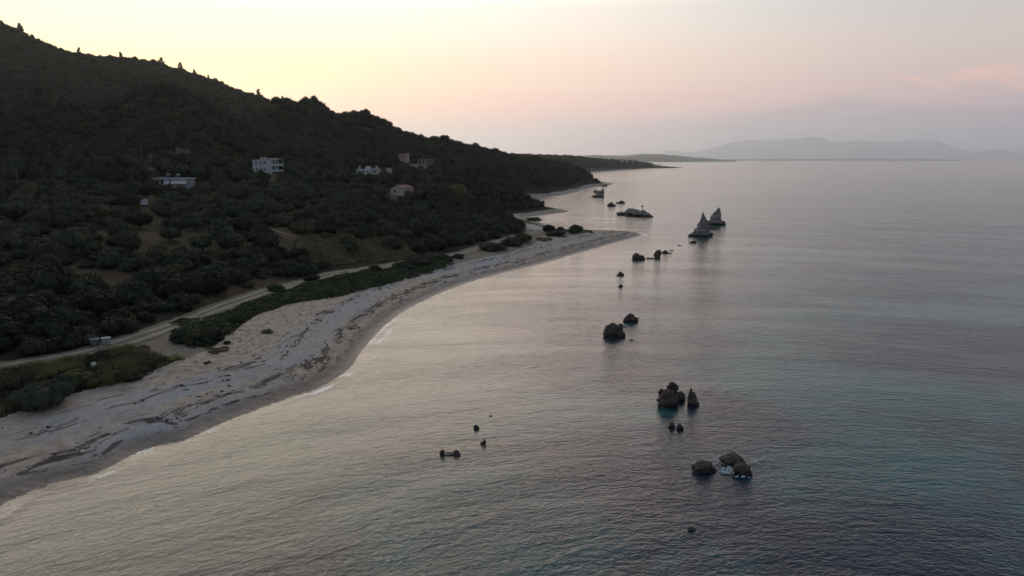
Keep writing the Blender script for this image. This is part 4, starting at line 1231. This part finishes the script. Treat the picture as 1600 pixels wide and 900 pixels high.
road_sh = shore(road_w)[0]
cands = []      # x, y, z, r, sq, zone, rot
for (step, y0, y1, seed, which) in [(6.6, 60, 330, 1, (1, 2)), (4.3, 60, 420, 2, (3, 4)), (5.2, 200, 460, 3, (5, 6)), (4.2, 250, 1000, 4, (0,))]:
    q, g = jitter_pts(step, y0, y1, seed)
    z, d, s_ = height(q, True)
    px, py, dep = proj(np.column_stack([q, z]))
    zn = zone_of(px, py, q, z)
    ok = np.isin(zn, which) & (d > np.where(q[:, 1] > 300, 14, 30)) & (px > -60)
    if 0 in which: ok &= (z > 2.5)
    dr_ = polydist(q, road_w); ok &= dr_ > 4.3
    ok &= ~inpoly(q, hed) & ~inpoly(q, beachpoly) & ~inpoly(q, clear_w) & (~inpoly(q, reed) | (g.uniform(0, 1, len(q)) < .3)) & ~inpoly(q, grs) & ~inpoly(q, clear3)
    # seaward side of the track stays open
    nr_ = ((q[:, None] - road_w[None]) ** 2).sum(-1).argmin(1)
    ok &= ~((d < road_sh[nr_]) & (q[:, 1] < 330))
    ok &= polydist(q, path_w) > 4.2
    n = len(q)
    rnd = g.uniform(0, 1, n)
    soil_q = np.zeros(n)
    for (x, y, Y, ax, ay, am) in [(270, 368, 180, 22, 7, 1), (215, 366, 180, 12, 6, 1), (140, 432, 135, 11, 6, 1), (470, 375, 203, 12, 8, 1), (660, 243, 465, 24, 12, 1), (210, 300, 250, 14, 8, .8), (455, 430, 148, 9, 5, 1), (380, 450, 137, 9, 5, .8), (440, 322, 255, 18, 4, .8)]:
        p = PD(x, y, Y)
        soil_q = np.maximum(soil_q, am * np.exp(-((q[:, 0] - p[0]) / ax) ** 2 - ((q[:, 1] - p[1]) / ay) ** 2))
    ok &= ~((soil_q > 0.45) & (rnd < 0.82))
    for i in np.nonzero(ok)[0]:
        k = zn[i]; u = g.uniform()
        if k in (1, 2): r, sq = 2.4 + 1.5 * u, g.uniform(.9, 1.25)
        elif k == 3: r, sq = 1.6 + 2.1 * u * u + (1.2 if g.uniform() < .14 else 0), g.uniform(.85, 1.35)
        elif k == 4: r, sq = 1.9 + 1.9 * u * u, g.uniform(1.0, 1.5)
        elif k == 5: r, sq = 2.7 + 1.0 * u, g.uniform(.9, 1.3)
        elif k == 6: r, sq = 2.3 + 1.6 * u, g.uniform(.95, 1.3)
        else: r, sq = (2.0 + 1.5 * u * u) * (1.3 if u > .95 else 1), g.uniform(1.0, 1.6)
        if k == 1 and g.uniform() < .12: continue
        cands.append((q[i, 0], q[i, 1], z[i], r, sq, k, g.uniform(0, 6.28)))
g = np.random.default_rng(77)
for (xa, ya, Ya, xb, yb, Yb, zr, hs) in [(-30, 289, 268, 212, 287, 276, 5, 1.6), (-30, 286, 274, 215, 284, 282, 5, 1.7), (188, 304, 250, 300, 303, 256, 5, 1.25)]:
    pa, pb = PD(xa, ya, Ya), PD(xb, yb, Yb); L = np.hypot(*(pb - pa)[:2]); n = int(L / 3.6)
    for k in range(n):
        q = pa + (pb - pa) * (k + g.uniform(-.3, .3)) / n
        cands.append((q[0], q[1] + g.uniform(-1, 1), H(q[0], q[1]), g.uniform(2.2, 3.2), hs * g.uniform(.85, 1.15), zr, g.uniform(0, 6.28)))
cands = np.array(cands)
# keep the sight lines to the houses open, as in the photograph
cx, cy, cdp = proj(np.column_stack([cands[:, :2], cands[:, 2] + cands[:, 3] * .8]))
rp = cands[:, 3] / cdp * FPX
ok = np.ones(len(cands), bool)
CLEAR = [(430, 470, 362, 373, 203, 1.0), (470, 528, 371, 383, 196, 1.0), (205, 340, 360, 371, 178, .65), (425, 495, 321, 329, 250, .9), (655, 695, 239, 250, 452, .9)]
for (x0, x1, y0, y1, Y) in HOUSES:
    hit = (cx + rp * .8 > x0) & (cx - rp * .8 < x1) & (cy - rp * .85 < y1 - 1) & (cy + rp > y0) & (cands[:, 1] < Y + 6)
    ok &= ~hit
for (x0, x1, y0, y1, Y, pr) in CLEAR:
    hit = (cx > x0) & (cx < x1) & (cy - rp * .6 < y1) & (cy + rp * .5 > y0) & (cands[:, 1] < Y + 3)
    ok &= ~(hit & (np.random.default_rng(3).uniform(size=len(hit)) < pr))
cands = cands[ok]; cx, cy, rp = cx[ok], cy[ok], rp[ok]
print('tree candidates', len(cands), [int((cands[:, 5] == k).sum()) for k in range(7)])

INFO = {1: ('olive_tree', 'round crowned olive tree in the grove around the small white hut', 'olive tree', 'olive trees around the white hut', OLIVE, True),
        2: ('olive_tree', 'olive tree standing in the grove downhill from the tall white house', 'olive tree', 'olive trees below the tall white house', OLIVE, True),
        3: ('shrub', 'dark shrub in the thicket uphill from the waste containers', 'shrub', 'thicket uphill from the waste containers', SHRUB, False),
        4: ('bank_bush', 'dense dark bush on the wooded bank below the red roofed cottage', 'bush', 'bushes on the wooded bank below the cottage', SHRUB, False),
        5: ('tree', 'tall dark tree in the row along the foot of the hill', 'tree', 'tree row along the foot of the hill', TREE, True),
        6: ('tree', 'bushy tree growing between the houses under the hills', 'tree', 'trees between the houses', TREE, True)}
CAPN = {'olive_tree': 290, 'shrub': 290, 'bank_bush': 290, 'tree': 290}
order = np.argsort(-rp)
cnt = {}
indiv, rest = [], []
for i in order:
    k = int(cands[i, 5])
    if k == 0 or cx[i] < -15:
        rest.append(i); continue
    nm = INFO[k][0]
    if cnt.get(nm, 0) >= CAPN[nm] * 1.25: rest.append(i); continue
    cnt[nm] = cnt.get(nm, 0) + 1
    indiv.append(i)

placed = []
tproto = {}
for n_, i in enumerate(indiv):
    x, y, z, r, sq, k, rot = cands[i]; k = int(k)
    nm, lab, cat, grp, mes, has_trunk = INFO[k]
    me = mes[n_ % len(mes)]
    if has_trunk:
        t = tproto.get((nm, me.name))
        if t is None:
            t = empty(nm, (x, y, z), rot)
            kids = [link('crown', me, None, t, (0, 0, 0.2)), link('trunk', TRUNKS[n_ % 3], None, t)]
            tproto[(nm, me.name)] = (t, kids)
        else:
            src, sk = t
            t = src.copy(); COL.objects.link(t); kids = []
            for c_ in sk:
                d_ = c_.copy(); COL.objects.link(d_); d_.parent = t; kids.append(d_)
        t.location = (x, y, z); t.rotation_euler = (0, 0, rot); t.scale = (r, r, r * sq)
    else:
        t = tproto.get((nm, me.name))
        if t is None:
            t = link(nm, me); tproto[(nm, me.name)] = t
        else:
            t = t.copy(); COL.objects.link(t)
        t.location = (x, y, z - .25); t.rotation_euler = (0, 0, rot); t.scale = (r, r, r * sq); kids = [t]
    tag(t, lab, cat, grp)
    placed.append((i, t, kids))

# trees nothing of which can be seen from the photograph's position join the mass of the wood
bpy.context.view_layer.update()
dg_ = bpy.context.evaluated_depsgraph_get()
org = Vector((0, 0, CAMZ))
prot_names = set()
for v in tproto.values():
    prot_names.add((v[0] if isinstance(v, tuple) else v).name)
kill = []
for (i, t, kids) in placed:
    x, y, z, r, sq, k, rot = cands[i]
    vis = 0
    hgt = r * sq * (1.25 if len(kids) > 1 else 1.0)
    for (fx, fz) in ((0, .85), (-.5, .7), (.5, .7), (0, .55), (-.3, .9), (.3, .9), (-.7, .5), (.7, .5), (0, 1.0)):
        tgt = Vector((x + fx * r, y, z + fz * hgt))
        dr2 = (tgt - org).normalized()
        hit, loc, nn, fi, ob, mt = S.ray_cast(dg_, org, dr2, distance=2000)
        if hit and ob is not None:
            o2 = ob.original if hasattr(ob, 'original') else ob
            if o2 == t or (o2.parent == t and o2.parent is not None):
                vis += 1
    if vis == 0: kill.append((i, t, kids))
for (i, t, kids) in kill:
    if t.name in prot_names and False: continue
    for c_ in kids:
        if c_ != t: bpy.data.objects.remove(c_)
    bpy.data.objects.remove(t)
print('individual trees', len(placed), 'hidden ones left out', len(kill))
rest = [i for i in rest]

# ------------------------------------------------------------------ trees standing out on the skyline
def pine_mesh(seed):
    """ragged pine crown: clumps at branch ends round a leaning stem"""
    g_ = np.random.default_rng(seed); V, Fc = [], []; off = 0
    iv, jf = ico(1)
    for k in range(15):
        hgt = 0.15 + 1.5 * (k + g_.uniform(0, .6)) / 15; reach = (0.75 - 0.36 * hgt) * g_.uniform(0.35, 1.1); a_ = g_.uniform(0, 6.28)
        r = g_.uniform(.2, .36) * (1.15 - 0.3 * hgt)
        ctr = np.array([math.cos(a_) * reach, math.sin(a_) * reach, hgt])
        q = iv * r * np.array([1, 1, .7]) * (1 + g_.uniform(-.25, .25, (len(iv), 1))) + ctr
        V.append(q); Fc.append(jf + off); off += len(q)
        n = 90; d = g_.normal(size=(n, 3)); d /= np.linalg.norm(d, axis=1)[:, None]
        p0 = ctr + d * r * np.array([1, 1, .75]) * g_.uniform(.85, 1.3, (n, 1))
        e1, e2 = g_.normal(size=(n, 3)) * .06, g_.normal(size=(n, 3)) * .06
        V.append(np.stack([p0, p0 + e1, p0 + e2], 1).reshape(-1, 3)); Fc.append(np.arange(n * 3).reshape(-1, 3) + off); off += n * 3
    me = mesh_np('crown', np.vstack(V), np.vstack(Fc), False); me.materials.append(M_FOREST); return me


def skyline_tree(px, ytop, hpx, wpx, Y, label, seed, grp='trees on the skyline', conifer=False):
    p = PD(px, ytop, Y); hgt = hpx * Y / FPX; w = wpx * Y / FPX / 2
    base = min(H(p[0], p[1]), p[2] - hgt)
    o = empty('pine_tree', (p[0], p[1], base))
    tag(o, label, 'pine tree', grp)
    tot = p[2] - base
    me = pine_mesh(seed)
    zmax = max(v.co.z for v in me.vertices)
    ch = max(min(tot * 0.93, max(hgt, tot * 0.85)), 1.0); w = max(w, ch * 0.45)
    c_ = link('crown', me, None, o, (0, 0, tot - ch)); c_.scale = (w, w, ch / zmax)
    link('trunk', cyl_mesh('trunk', [((0, 0, -1), (0, 0, max(tot - ch * 0.4, 1.0)), .22, .14)], 7), M_BARK, o)


for k, (px, yt, hh, ww, Y, lab) in enumerate([
    (251, 88, 14, 13, 850, 'widest pine on the left ridge skyline, the tallest of them'),
    (281, 96, 11, 11, 850, 'open ragged pine right of the widest one on the ridge'),
    (303, 107, 8, 7, 850, 'small pine right of the ragged one on the ridge'),
    (188, 80, 8, 9, 850, 'bushy pine on the flat stretch of the ridge'),
    (122, 73, 7, 8, 850, 'short pine high on the left ridge'),
    (30, 35, 5, 6, 850, 'thin pine near the top left of the ridge'),
    (325, 116, 5, 5, 850, 'lowest small pine on the right slope of the ridge'),
    (403, 138, 6, 6, 850, 'slim pine at the right end of the high ridge'),
    (441, 149, 9, 12, 560, 'round tree on top of the first knoll'),
    (506, 160, 11, 7, 540, 'upright tree on the shoulder of the second knoll')]):
    skyline_tree(px, yt, hh, ww, Y, lab, 200 + k)

p_ = [(716, 292, 26, 320), (728, 300, 24, 315), (880, 262, 10, 760), (875, 282, 12, 700)]
for k, (px, py, wp, Y) in enumerate(p_[:1]):
    q = PD(px, py, Y); r = wp * Y / FPX / 2 * 1.15; z = H(q[0], q[1])
    t = empty('broad_tree', (q[0], q[1], min(z, q[2] - r)))
    tag(t, 'broad yellowish green tree above the wooded bank', 'tree')
    cr_ = crown_mesh('crown', 12, 2600, 0.06, .95, 300, mat=leafmat('lime_leaves', (0.06, 0.07, 0.02), (0.11, 0.115, 0.035)))
    c_ = link('crown', cr_, None, t, (0, 0, max(q[2] - r - min(z, q[2] - r), .2))); c_.scale = (r, r, r * 1.15)
    link('trunk', cyl_mesh('trunk', [((0, 0, -1), (0, 0, r), .3, .2)], 7), M_BARK, t)

# ------------------------------------------------------------------ the woods that read as one mass
def scatter(name, pts, sc, rot, protos, label, cat):
    me = bpy.data.meshes.new(name)
    me.vertices.add(len(pts)); me.vertices.foreach_set('co', np.asarray(pts, np.float32).ravel()); me.update()
    a = me.attributes.new('siz', 'FLOAT_VECTOR', 'POINT'); a.data.foreach_set('vector', np.asarray(sc, np.float32).ravel())
    a = me.attributes.new('turn', 'FLOAT_VECTOR', 'POINT')
    rv = np.zeros((len(pts), 3), np.float32); rv[:, 2] = rot; a.data.foreach_set('vector', rv.ravel())
    a = me.attributes.new('pick', 'INT', 'POINT'); a.data.foreach_set('value', (np.arange(len(pts)) * 7 % len(protos)).astype(np.int32))
    o = link(name, me)
    ng = bpy.data.node_groups.new(name, 'GeometryNodeTree')
    ng.interface.new_socket('Geometry', in_out='INPUT', socket_type='NodeSocketGeometry')
    ng.interface.new_socket('Geometry', in_out='OUTPUT', socket_type='NodeSocketGeometry')
    gi, go = ng.nodes.new('NodeGroupInput'), ng.nodes.new('NodeGroupOutput')
    ip = ng.nodes.new('GeometryNodeInstanceOnPoints'); jn = ng.nodes.new('GeometryNodeJoinGeometry')
    for pr in protos:
        oi = ng.nodes.new('GeometryNodeObjectInfo'); oi.inputs['Object'].default_value = pr
        oi.inputs['As Instance'].default_value = True
        ng.links.new(oi.outputs['Geometry'], jn.inputs[0])
    def named(n_, t_):
        nd = ng.nodes.new('GeometryNodeInputNamedAttribute'); nd.data_type = t_; nd.inputs['Name'].default_value = n_
        return nd.outputs['Attribute']
    ng.links.new(gi.outputs[0], ip.inputs['Points']); ng.links.new(jn.outputs[0], ip.inputs['Instance'])
    ip.inputs['Pick Instance'].default_value = True
    ng.links.new(named('pick', 'INT'), ip.inputs['Instance Index'])
    er = ng.nodes.new('FunctionNodeEulerToRotation'); ng.links.new(named('turn', 'FLOAT_VECTOR'), er.inputs[0])
    ng.links.new(er.outputs[0], ip.inputs['Rotation'])
    ng.links.new(named('siz', 'FLOAT_VECTOR'), ip.inputs['Scale'])
    ng.links.new(ip.outputs[0], go.inputs[0])
    md = o.modifiers.new('scatter', 'NODES'); md.node_group = ng
    return tag(o, label, cat, kind='stuff')


PROTO = [bpy.data.objects.new('forest_crown', me) for me in FOREST]
PROTO_S = [bpy.data.objects.new('shrub_crown', me) for me in SHRUB]
R_ = cands[rest]
m0 = R_[:, 5] == 0
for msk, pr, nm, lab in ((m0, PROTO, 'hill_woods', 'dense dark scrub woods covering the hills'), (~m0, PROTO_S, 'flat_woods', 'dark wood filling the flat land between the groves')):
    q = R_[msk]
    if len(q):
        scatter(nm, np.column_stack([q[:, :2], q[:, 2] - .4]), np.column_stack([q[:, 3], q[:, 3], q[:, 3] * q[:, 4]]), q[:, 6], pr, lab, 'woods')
# woods on the second headland
g = np.random.default_rng(9)
pts = []
nU, nV = HL.shape[:2]
for k in range(3600):
    i = g.uniform(0, nU - 1.01); j = g.uniform(1.2, nV * .62)
    a_, b2 = int(i), int(j); fi, fj = i - a_, j - b2
    q = (HL[a_, b2] * (1 - fi) + HL[a_ + 1, b2] * fi) * (1 - fj) + (HL[a_, b2 + 1] * (1 - fi) + HL[a_ + 1, b2 + 1] * fi) * fj
    pts.append(q - np.array([0, 0, .5]))
pts = np.array(pts)
sz = 3.2 + 3.2 * g.uniform(size=len(pts)) ** 2
scatter('headland_woods', pts, np.column_stack([sz, sz, sz * g.uniform(.8, 1.5, len(pts))]), g.uniform(0, 6.28, len(pts)), PROTO, 'dark woods covering the distant headland', 'woods')

# pale far houses on the headland
for k, (px, py, lab) in enumerate([(972, 249.5, 'tiny pale house on the distant headland, left of three'), (980, 249.8, 'tiny pale house on the distant headland, middle of three'), (990, 250.2, 'tiny pale house on the distant headland, right of three')]):
    q = PD(px, py, 1900 + k * 60)
    o = empty('far_house', (q[0], q[1], q[2] - 4.0), rad(20 * k))
    tag(o, lab, 'house', 'far houses on the headland')
    link('wall', gable_walls('wall', 7, 6, 3.6, 1.5), M_BEIGE, o)
    link('roof', gable('roof', 7, 6, 1.5, .4), M_TILE, o, (0, 0, 3.63))

# ------------------------------------------------------------------ air
HAZE = 4.5e-5
me = boxes_mesh('haze', [(0, 0, 0, 1, 1, 1)])
hz = link('haze', me)
hz.location = (0, 0, 898); hz.scale = (112000, 112000, 1816)
m = bpy.data.materials.new('haze'); m.use_nodes = True
nt = m.node_tree; nt.nodes.clear()
out = nt.nodes.new('ShaderNodeOutputMaterial'); pv = nt.nodes.new('ShaderNodeVolumePrincipled')
pv.inputs['Color'].default_value = (0.87, 0.965, 1.0, 1); pv.inputs['Density'].default_value = HAZE; pv.inputs['Anisotropy'].default_value = 0.8
nt.links.new(pv.outputs[0], out.inputs['Volume'])
me.materials.append(m)
tag(hz, 'pale evening haze lying over the whole coast', 'haze', kind='stuff')

# ------------------------------------------------------------------ sky and sun
SUN_AZ = -27.0          # degrees right of straight ahead
SUN_EL = 3.0
w = bpy.data.worlds.new('World'); S.world = w; w.use_nodes = True
nt = w.node_tree; nt.nodes.clear(); nb = NB(nt)
outw = nt.nodes.new('ShaderNodeOutputWorld'); bg = nt.nodes.new('ShaderNodeBackground')
tc = nb.n('ShaderNodeTexCoord').outputs['Generated']
nv_ = nb.n('ShaderNodeVectorMath', operation='NORMALIZE'); nt.links.new(tc, nv_.inputs[0])
sp = nb.n('ShaderNodeSeparateXYZ'); nt.links.new(nv_.outputs[0], sp.inputs[0])
el = nb.math('MULTIPLY', nb.math('ARCSINE', sp.outputs[2]), 180 / math.pi)
azn = nb.math('MULTIPLY', nb.math('ARCTAN2', sp.outputs[0], sp.outputs[1]), 180 / math.pi)
da = nb.math('SUBTRACT', azn, SUN_AZ)
da = nb.math('ABSOLUTE', nb.math('WRAP', da, 180.0, -180.0))
elp = nb.math('DIVIDE', el, 90.0, clamp=True)
elp = nb.math('SQRT', elp)

def column(stops):
    nd = nt.nodes.new('ShaderNodeValToRGB'); cr_ = nd.color_ramp; cr_.interpolation = 'EASE'
    while len(cr_.elements) > 1: cr_.elements.remove(cr_.elements[-1])
    for k, (e, c_) in enumerate(stops):
        pos_ = math.sqrt(max(e, 0) / 90.0)
        el_ = cr_.elements[0] if k == 0 else cr_.elements.new(pos_)
        bo = 1.12 + 0.9 * math.exp(-e / 2.5)
        el_.position = pos_; el_.color = (*[q * bo / 4 for q in c_], 1)
    nt.links.new(elp, nd.inputs[0])
    return nd.outputs[0]


ZEN = (0.18, 0.245, 0.34)
A = column([(0, (0.64, 0.47, 0.46)), (3.5, (0.95, 0.58, 0.43)), (6.5, (0.98, 0.79, 0.46)), (10, (1.02, 0.94, 0.69)), (15, (2.05, 1.80, 1.48)), (22, (2.15, 1.85, 1.5)), (32, (1.2, 1.06, .92)), (45, (0.68, 0.64, 0.60)), (90, ZEN)])
B = column([(0, (0.60, 0.43, 0.47)), (2.2, (0.67, 0.435, 0.45)), (4.2, (0.93, 0.53, 0.455)), (6.5, (0.99, 0.685, 0.53)), (11.3, (1.0, 0.87, 0.75)), (15, (2.4, 1.90, 1.68)), (21, (2.65, 2.08, 1.80)), (28, (0.86, 0.80, 0.76)), (35, (0.29, 0.345, 0.375)), (55, (0.18, 0.245, 0.32)), (90, ZEN)])
Cc = column([(0, (0.55, 0.39, 0.46)), (2.5, (0.61, 0.42, 0.47)), (5, (0.68, 0.465, 0.46)), (8, (0.68, 0.55, 0.50)), (12, (0.55, 0.555, 0.56)), (20, (0.28, 0.335, 0.40)), (33, (0.07, 0.115, 0.175)), (55, (0.12, 0.16, 0.23)), (90, ZEN)])
Dd = column([(0, (0.24, 0.25, 0.31)), (6, (0.26, 0.25, 0.30)), (20, (0.18, 0.21, 0.28)), (90, ZEN)])
c = nb.mix(nb.ramp(da, 4, 32), A, B)
c = nb.mix(nb.ramp(da, 22, 62), c, Cc)
c = nb.mix(nb.ramp(da, 60, 150), c, Dd)
# clouds low on the right: a mauve bank with pink lit wisps
cv = nb.n('ShaderNodeCombineXYZ'); nt.links.new(azn, cv.inputs[0]); nt.links.new(el, cv.inputs[1])
cn = nb.noise(nb.mapping(cv.outputs[0], (0.22, 0.9, 1), (0, 0, 0.22)), 1.0, 5, 0.6, 0.6)
cn2 = nb.noise(nb.mapping(cv.outputs[0], (0.10, 0.25, 1), (0, 0, 0.1)), 1.0, 4, 0.5, 0.3)
def gauss(v, c0, s0):
    t = nb.math('DIVIDE', nb.math('SUBTRACT', v, c0), s0)
    return nb.math('EXPONENT', nb.math('MULTIPLY', nb.math('MULTIPLY', t, t), -1.0))
spine = nb.math('ADD', el, nb.math('MULTIPLY', nb.math('SUBTRACT', azn, 32.0), 0.10))
def wisp(a0, e0, sa, se, slope):
    ee = nb.math('ADD', el, nb.math('MULTIPLY', nb.math('SUBTRACT', azn, a0), slope))
    return nb.math('MULTIPLY', gauss(azn, a0, sa), gauss(ee, e0, se))
el_d = nb.math('ADD', el, nb.math('MULTIPLY', nb.math('SUBTRACT', cn, 0.5), 0.7))
def streak(a0, e0, slope, ac, sa, se):
    ee = nb.math('SUBTRACT', nb.math('SUBTRACT', el_d, e0), nb.math('MULTIPLY', nb.math('SUBTRACT', azn, a0), slope))
    return nb.math('MULTIPLY', gauss(azn, ac, sa), gauss(ee, 0.0, se))
ws = nb.math('ADD', nb.math('ADD', streak(28.0, 6.0, -0.30, 30.2, 1.7, 0.20), streak(34.0, 5.5, -0.48, 35.6, 1.7, 0.32)), nb.math('MULTIPLY', streak(33.6, 5.7, 0.03, 33.6, 1.9, 0.42), 0.95))
ws = nb.math('MULTIPLY', nb.math('ADD', ws, nb.math('MULTIPLY', streak(36.0, 5.4, -0.1, 36.5, 2.4, 0.8), 0.35)), 1.7)
wm = nb.math('MULTIPLY', nb.ramp(nb.math('MULTIPLY', ws, nb.ramp(cn, 0.25, 0.62, 0.35, 1.15)), 0.05, 1.1), 0.9)
bank_top = nb.math('ADD', 4.6, nb.math('MULTIPLY', nb.math('SUBTRACT', cn2, 0.5), 1.6))
bank_top = nb.math('SUBTRACT', bank_top, nb.math('MULTIPLY', nb.math('ABSOLUTE', nb.math('SUBTRACT', azn, 25.0)), 0.09))
bank = nb.math('MULTIPLY', nb.ramp(nb.math('SUBTRACT', bank_top, el), 0.0, 0.7), nb.ramp(azn, 2.0, 20.0, 0, 0.55))
c = nb.mix(bank, c, (0.125, 0.106, 0.118))
c = nb.mix(wm, c, (0.265, 0.165, 0.140))
sky = nb.n('ShaderNodeTexSky'); sky.sky_type = 'NISHITA'; sky.sun_disc = False
sky.sun_elevation = rad(SUN_EL); sky.sun_rotation = rad(SUN_AZ)
sky.altitude = 30; sky.air_density = 1.0; sky.dust_density = 2.0; sky.ozone_density = 1.0
mul = nb.n('ShaderNodeMix', data_type='RGBA', blend_type='MULTIPLY'); mul.inputs[0].default_value = 1.0
nt.links.new(c, mul.inputs[6]); mul.inputs[7].default_value = (4.0, 4.0, 4.0, 1)
add = nb.n('ShaderNodeMix', data_type='RGBA', blend_type='ADD'); add.inputs[0].default_value = 1.0
nsk = nb.n('ShaderNodeMix', data_type='RGBA', blend_type='MULTIPLY'); nsk.inputs[0].default_value = 1.0
nt.links.new(sky.outputs[0], nsk.inputs[6]); nsk.inputs[7].default_value = (0.02, 0.02, 0.02, 1)
nt.links.new(mul.outputs[2], add.inputs[6]); nt.links.new(nsk.outputs[2], add.inputs[7])
nt.links.new(add.outputs[2], bg.inputs['Color']); bg.inputs['Strength'].default_value = 1.0
nt.links.new(bg.outputs[0], outw.inputs[0])

sun_d = bpy.data.lights.new('sun', 'SUN'); sun_d.energy = 0.12; sun_d.angle = rad(20); sun_d.color = (1.0, 0.78, 0.60)
sun = bpy.data.objects.new('sun', sun_d); COL.objects.link(sun)
dv = Vector((math.sin(rad(SUN_AZ)) * math.cos(rad(SUN_EL)), math.cos(rad(SUN_AZ)) * math.cos(rad(SUN_EL)), math.sin(rad(SUN_EL))))
sun.rotation_euler = dv.to_track_quat('Z', 'Y').to_euler()
sun.location = (-300, 600, 400)

# ------------------------------------------------------------------ render settings
S.render.engine = 'CYCLES'
S.view_settings.view_transform = 'Standard'; S.view_settings.look = 'None'
S.view_settings.exposure = 0.0; S.view_settings.gamma = 1.0; S.view_settings.use_curve_mapping = False
cy_ = S.cycles
cy_.max_bounces = 6; cy_.diffuse_bounces = 2; cy_.glossy_bounces = 3; cy_.volume_bounces = 3; cy_.transparent_max_bounces = 6
cy_.use_adaptive_sampling = True; cy_.adaptive_threshold = 0.012
cy_.sample_clamp_indirect = 4.0
try:
    cy_.use_denoising = True; cy_.denoiser = 'OPENIMAGEDENOISE'; cy_.denoising_input_passes = 'RGB_ALBEDO_NORMAL'
except Exception as e:
    print('no denoiser', e)
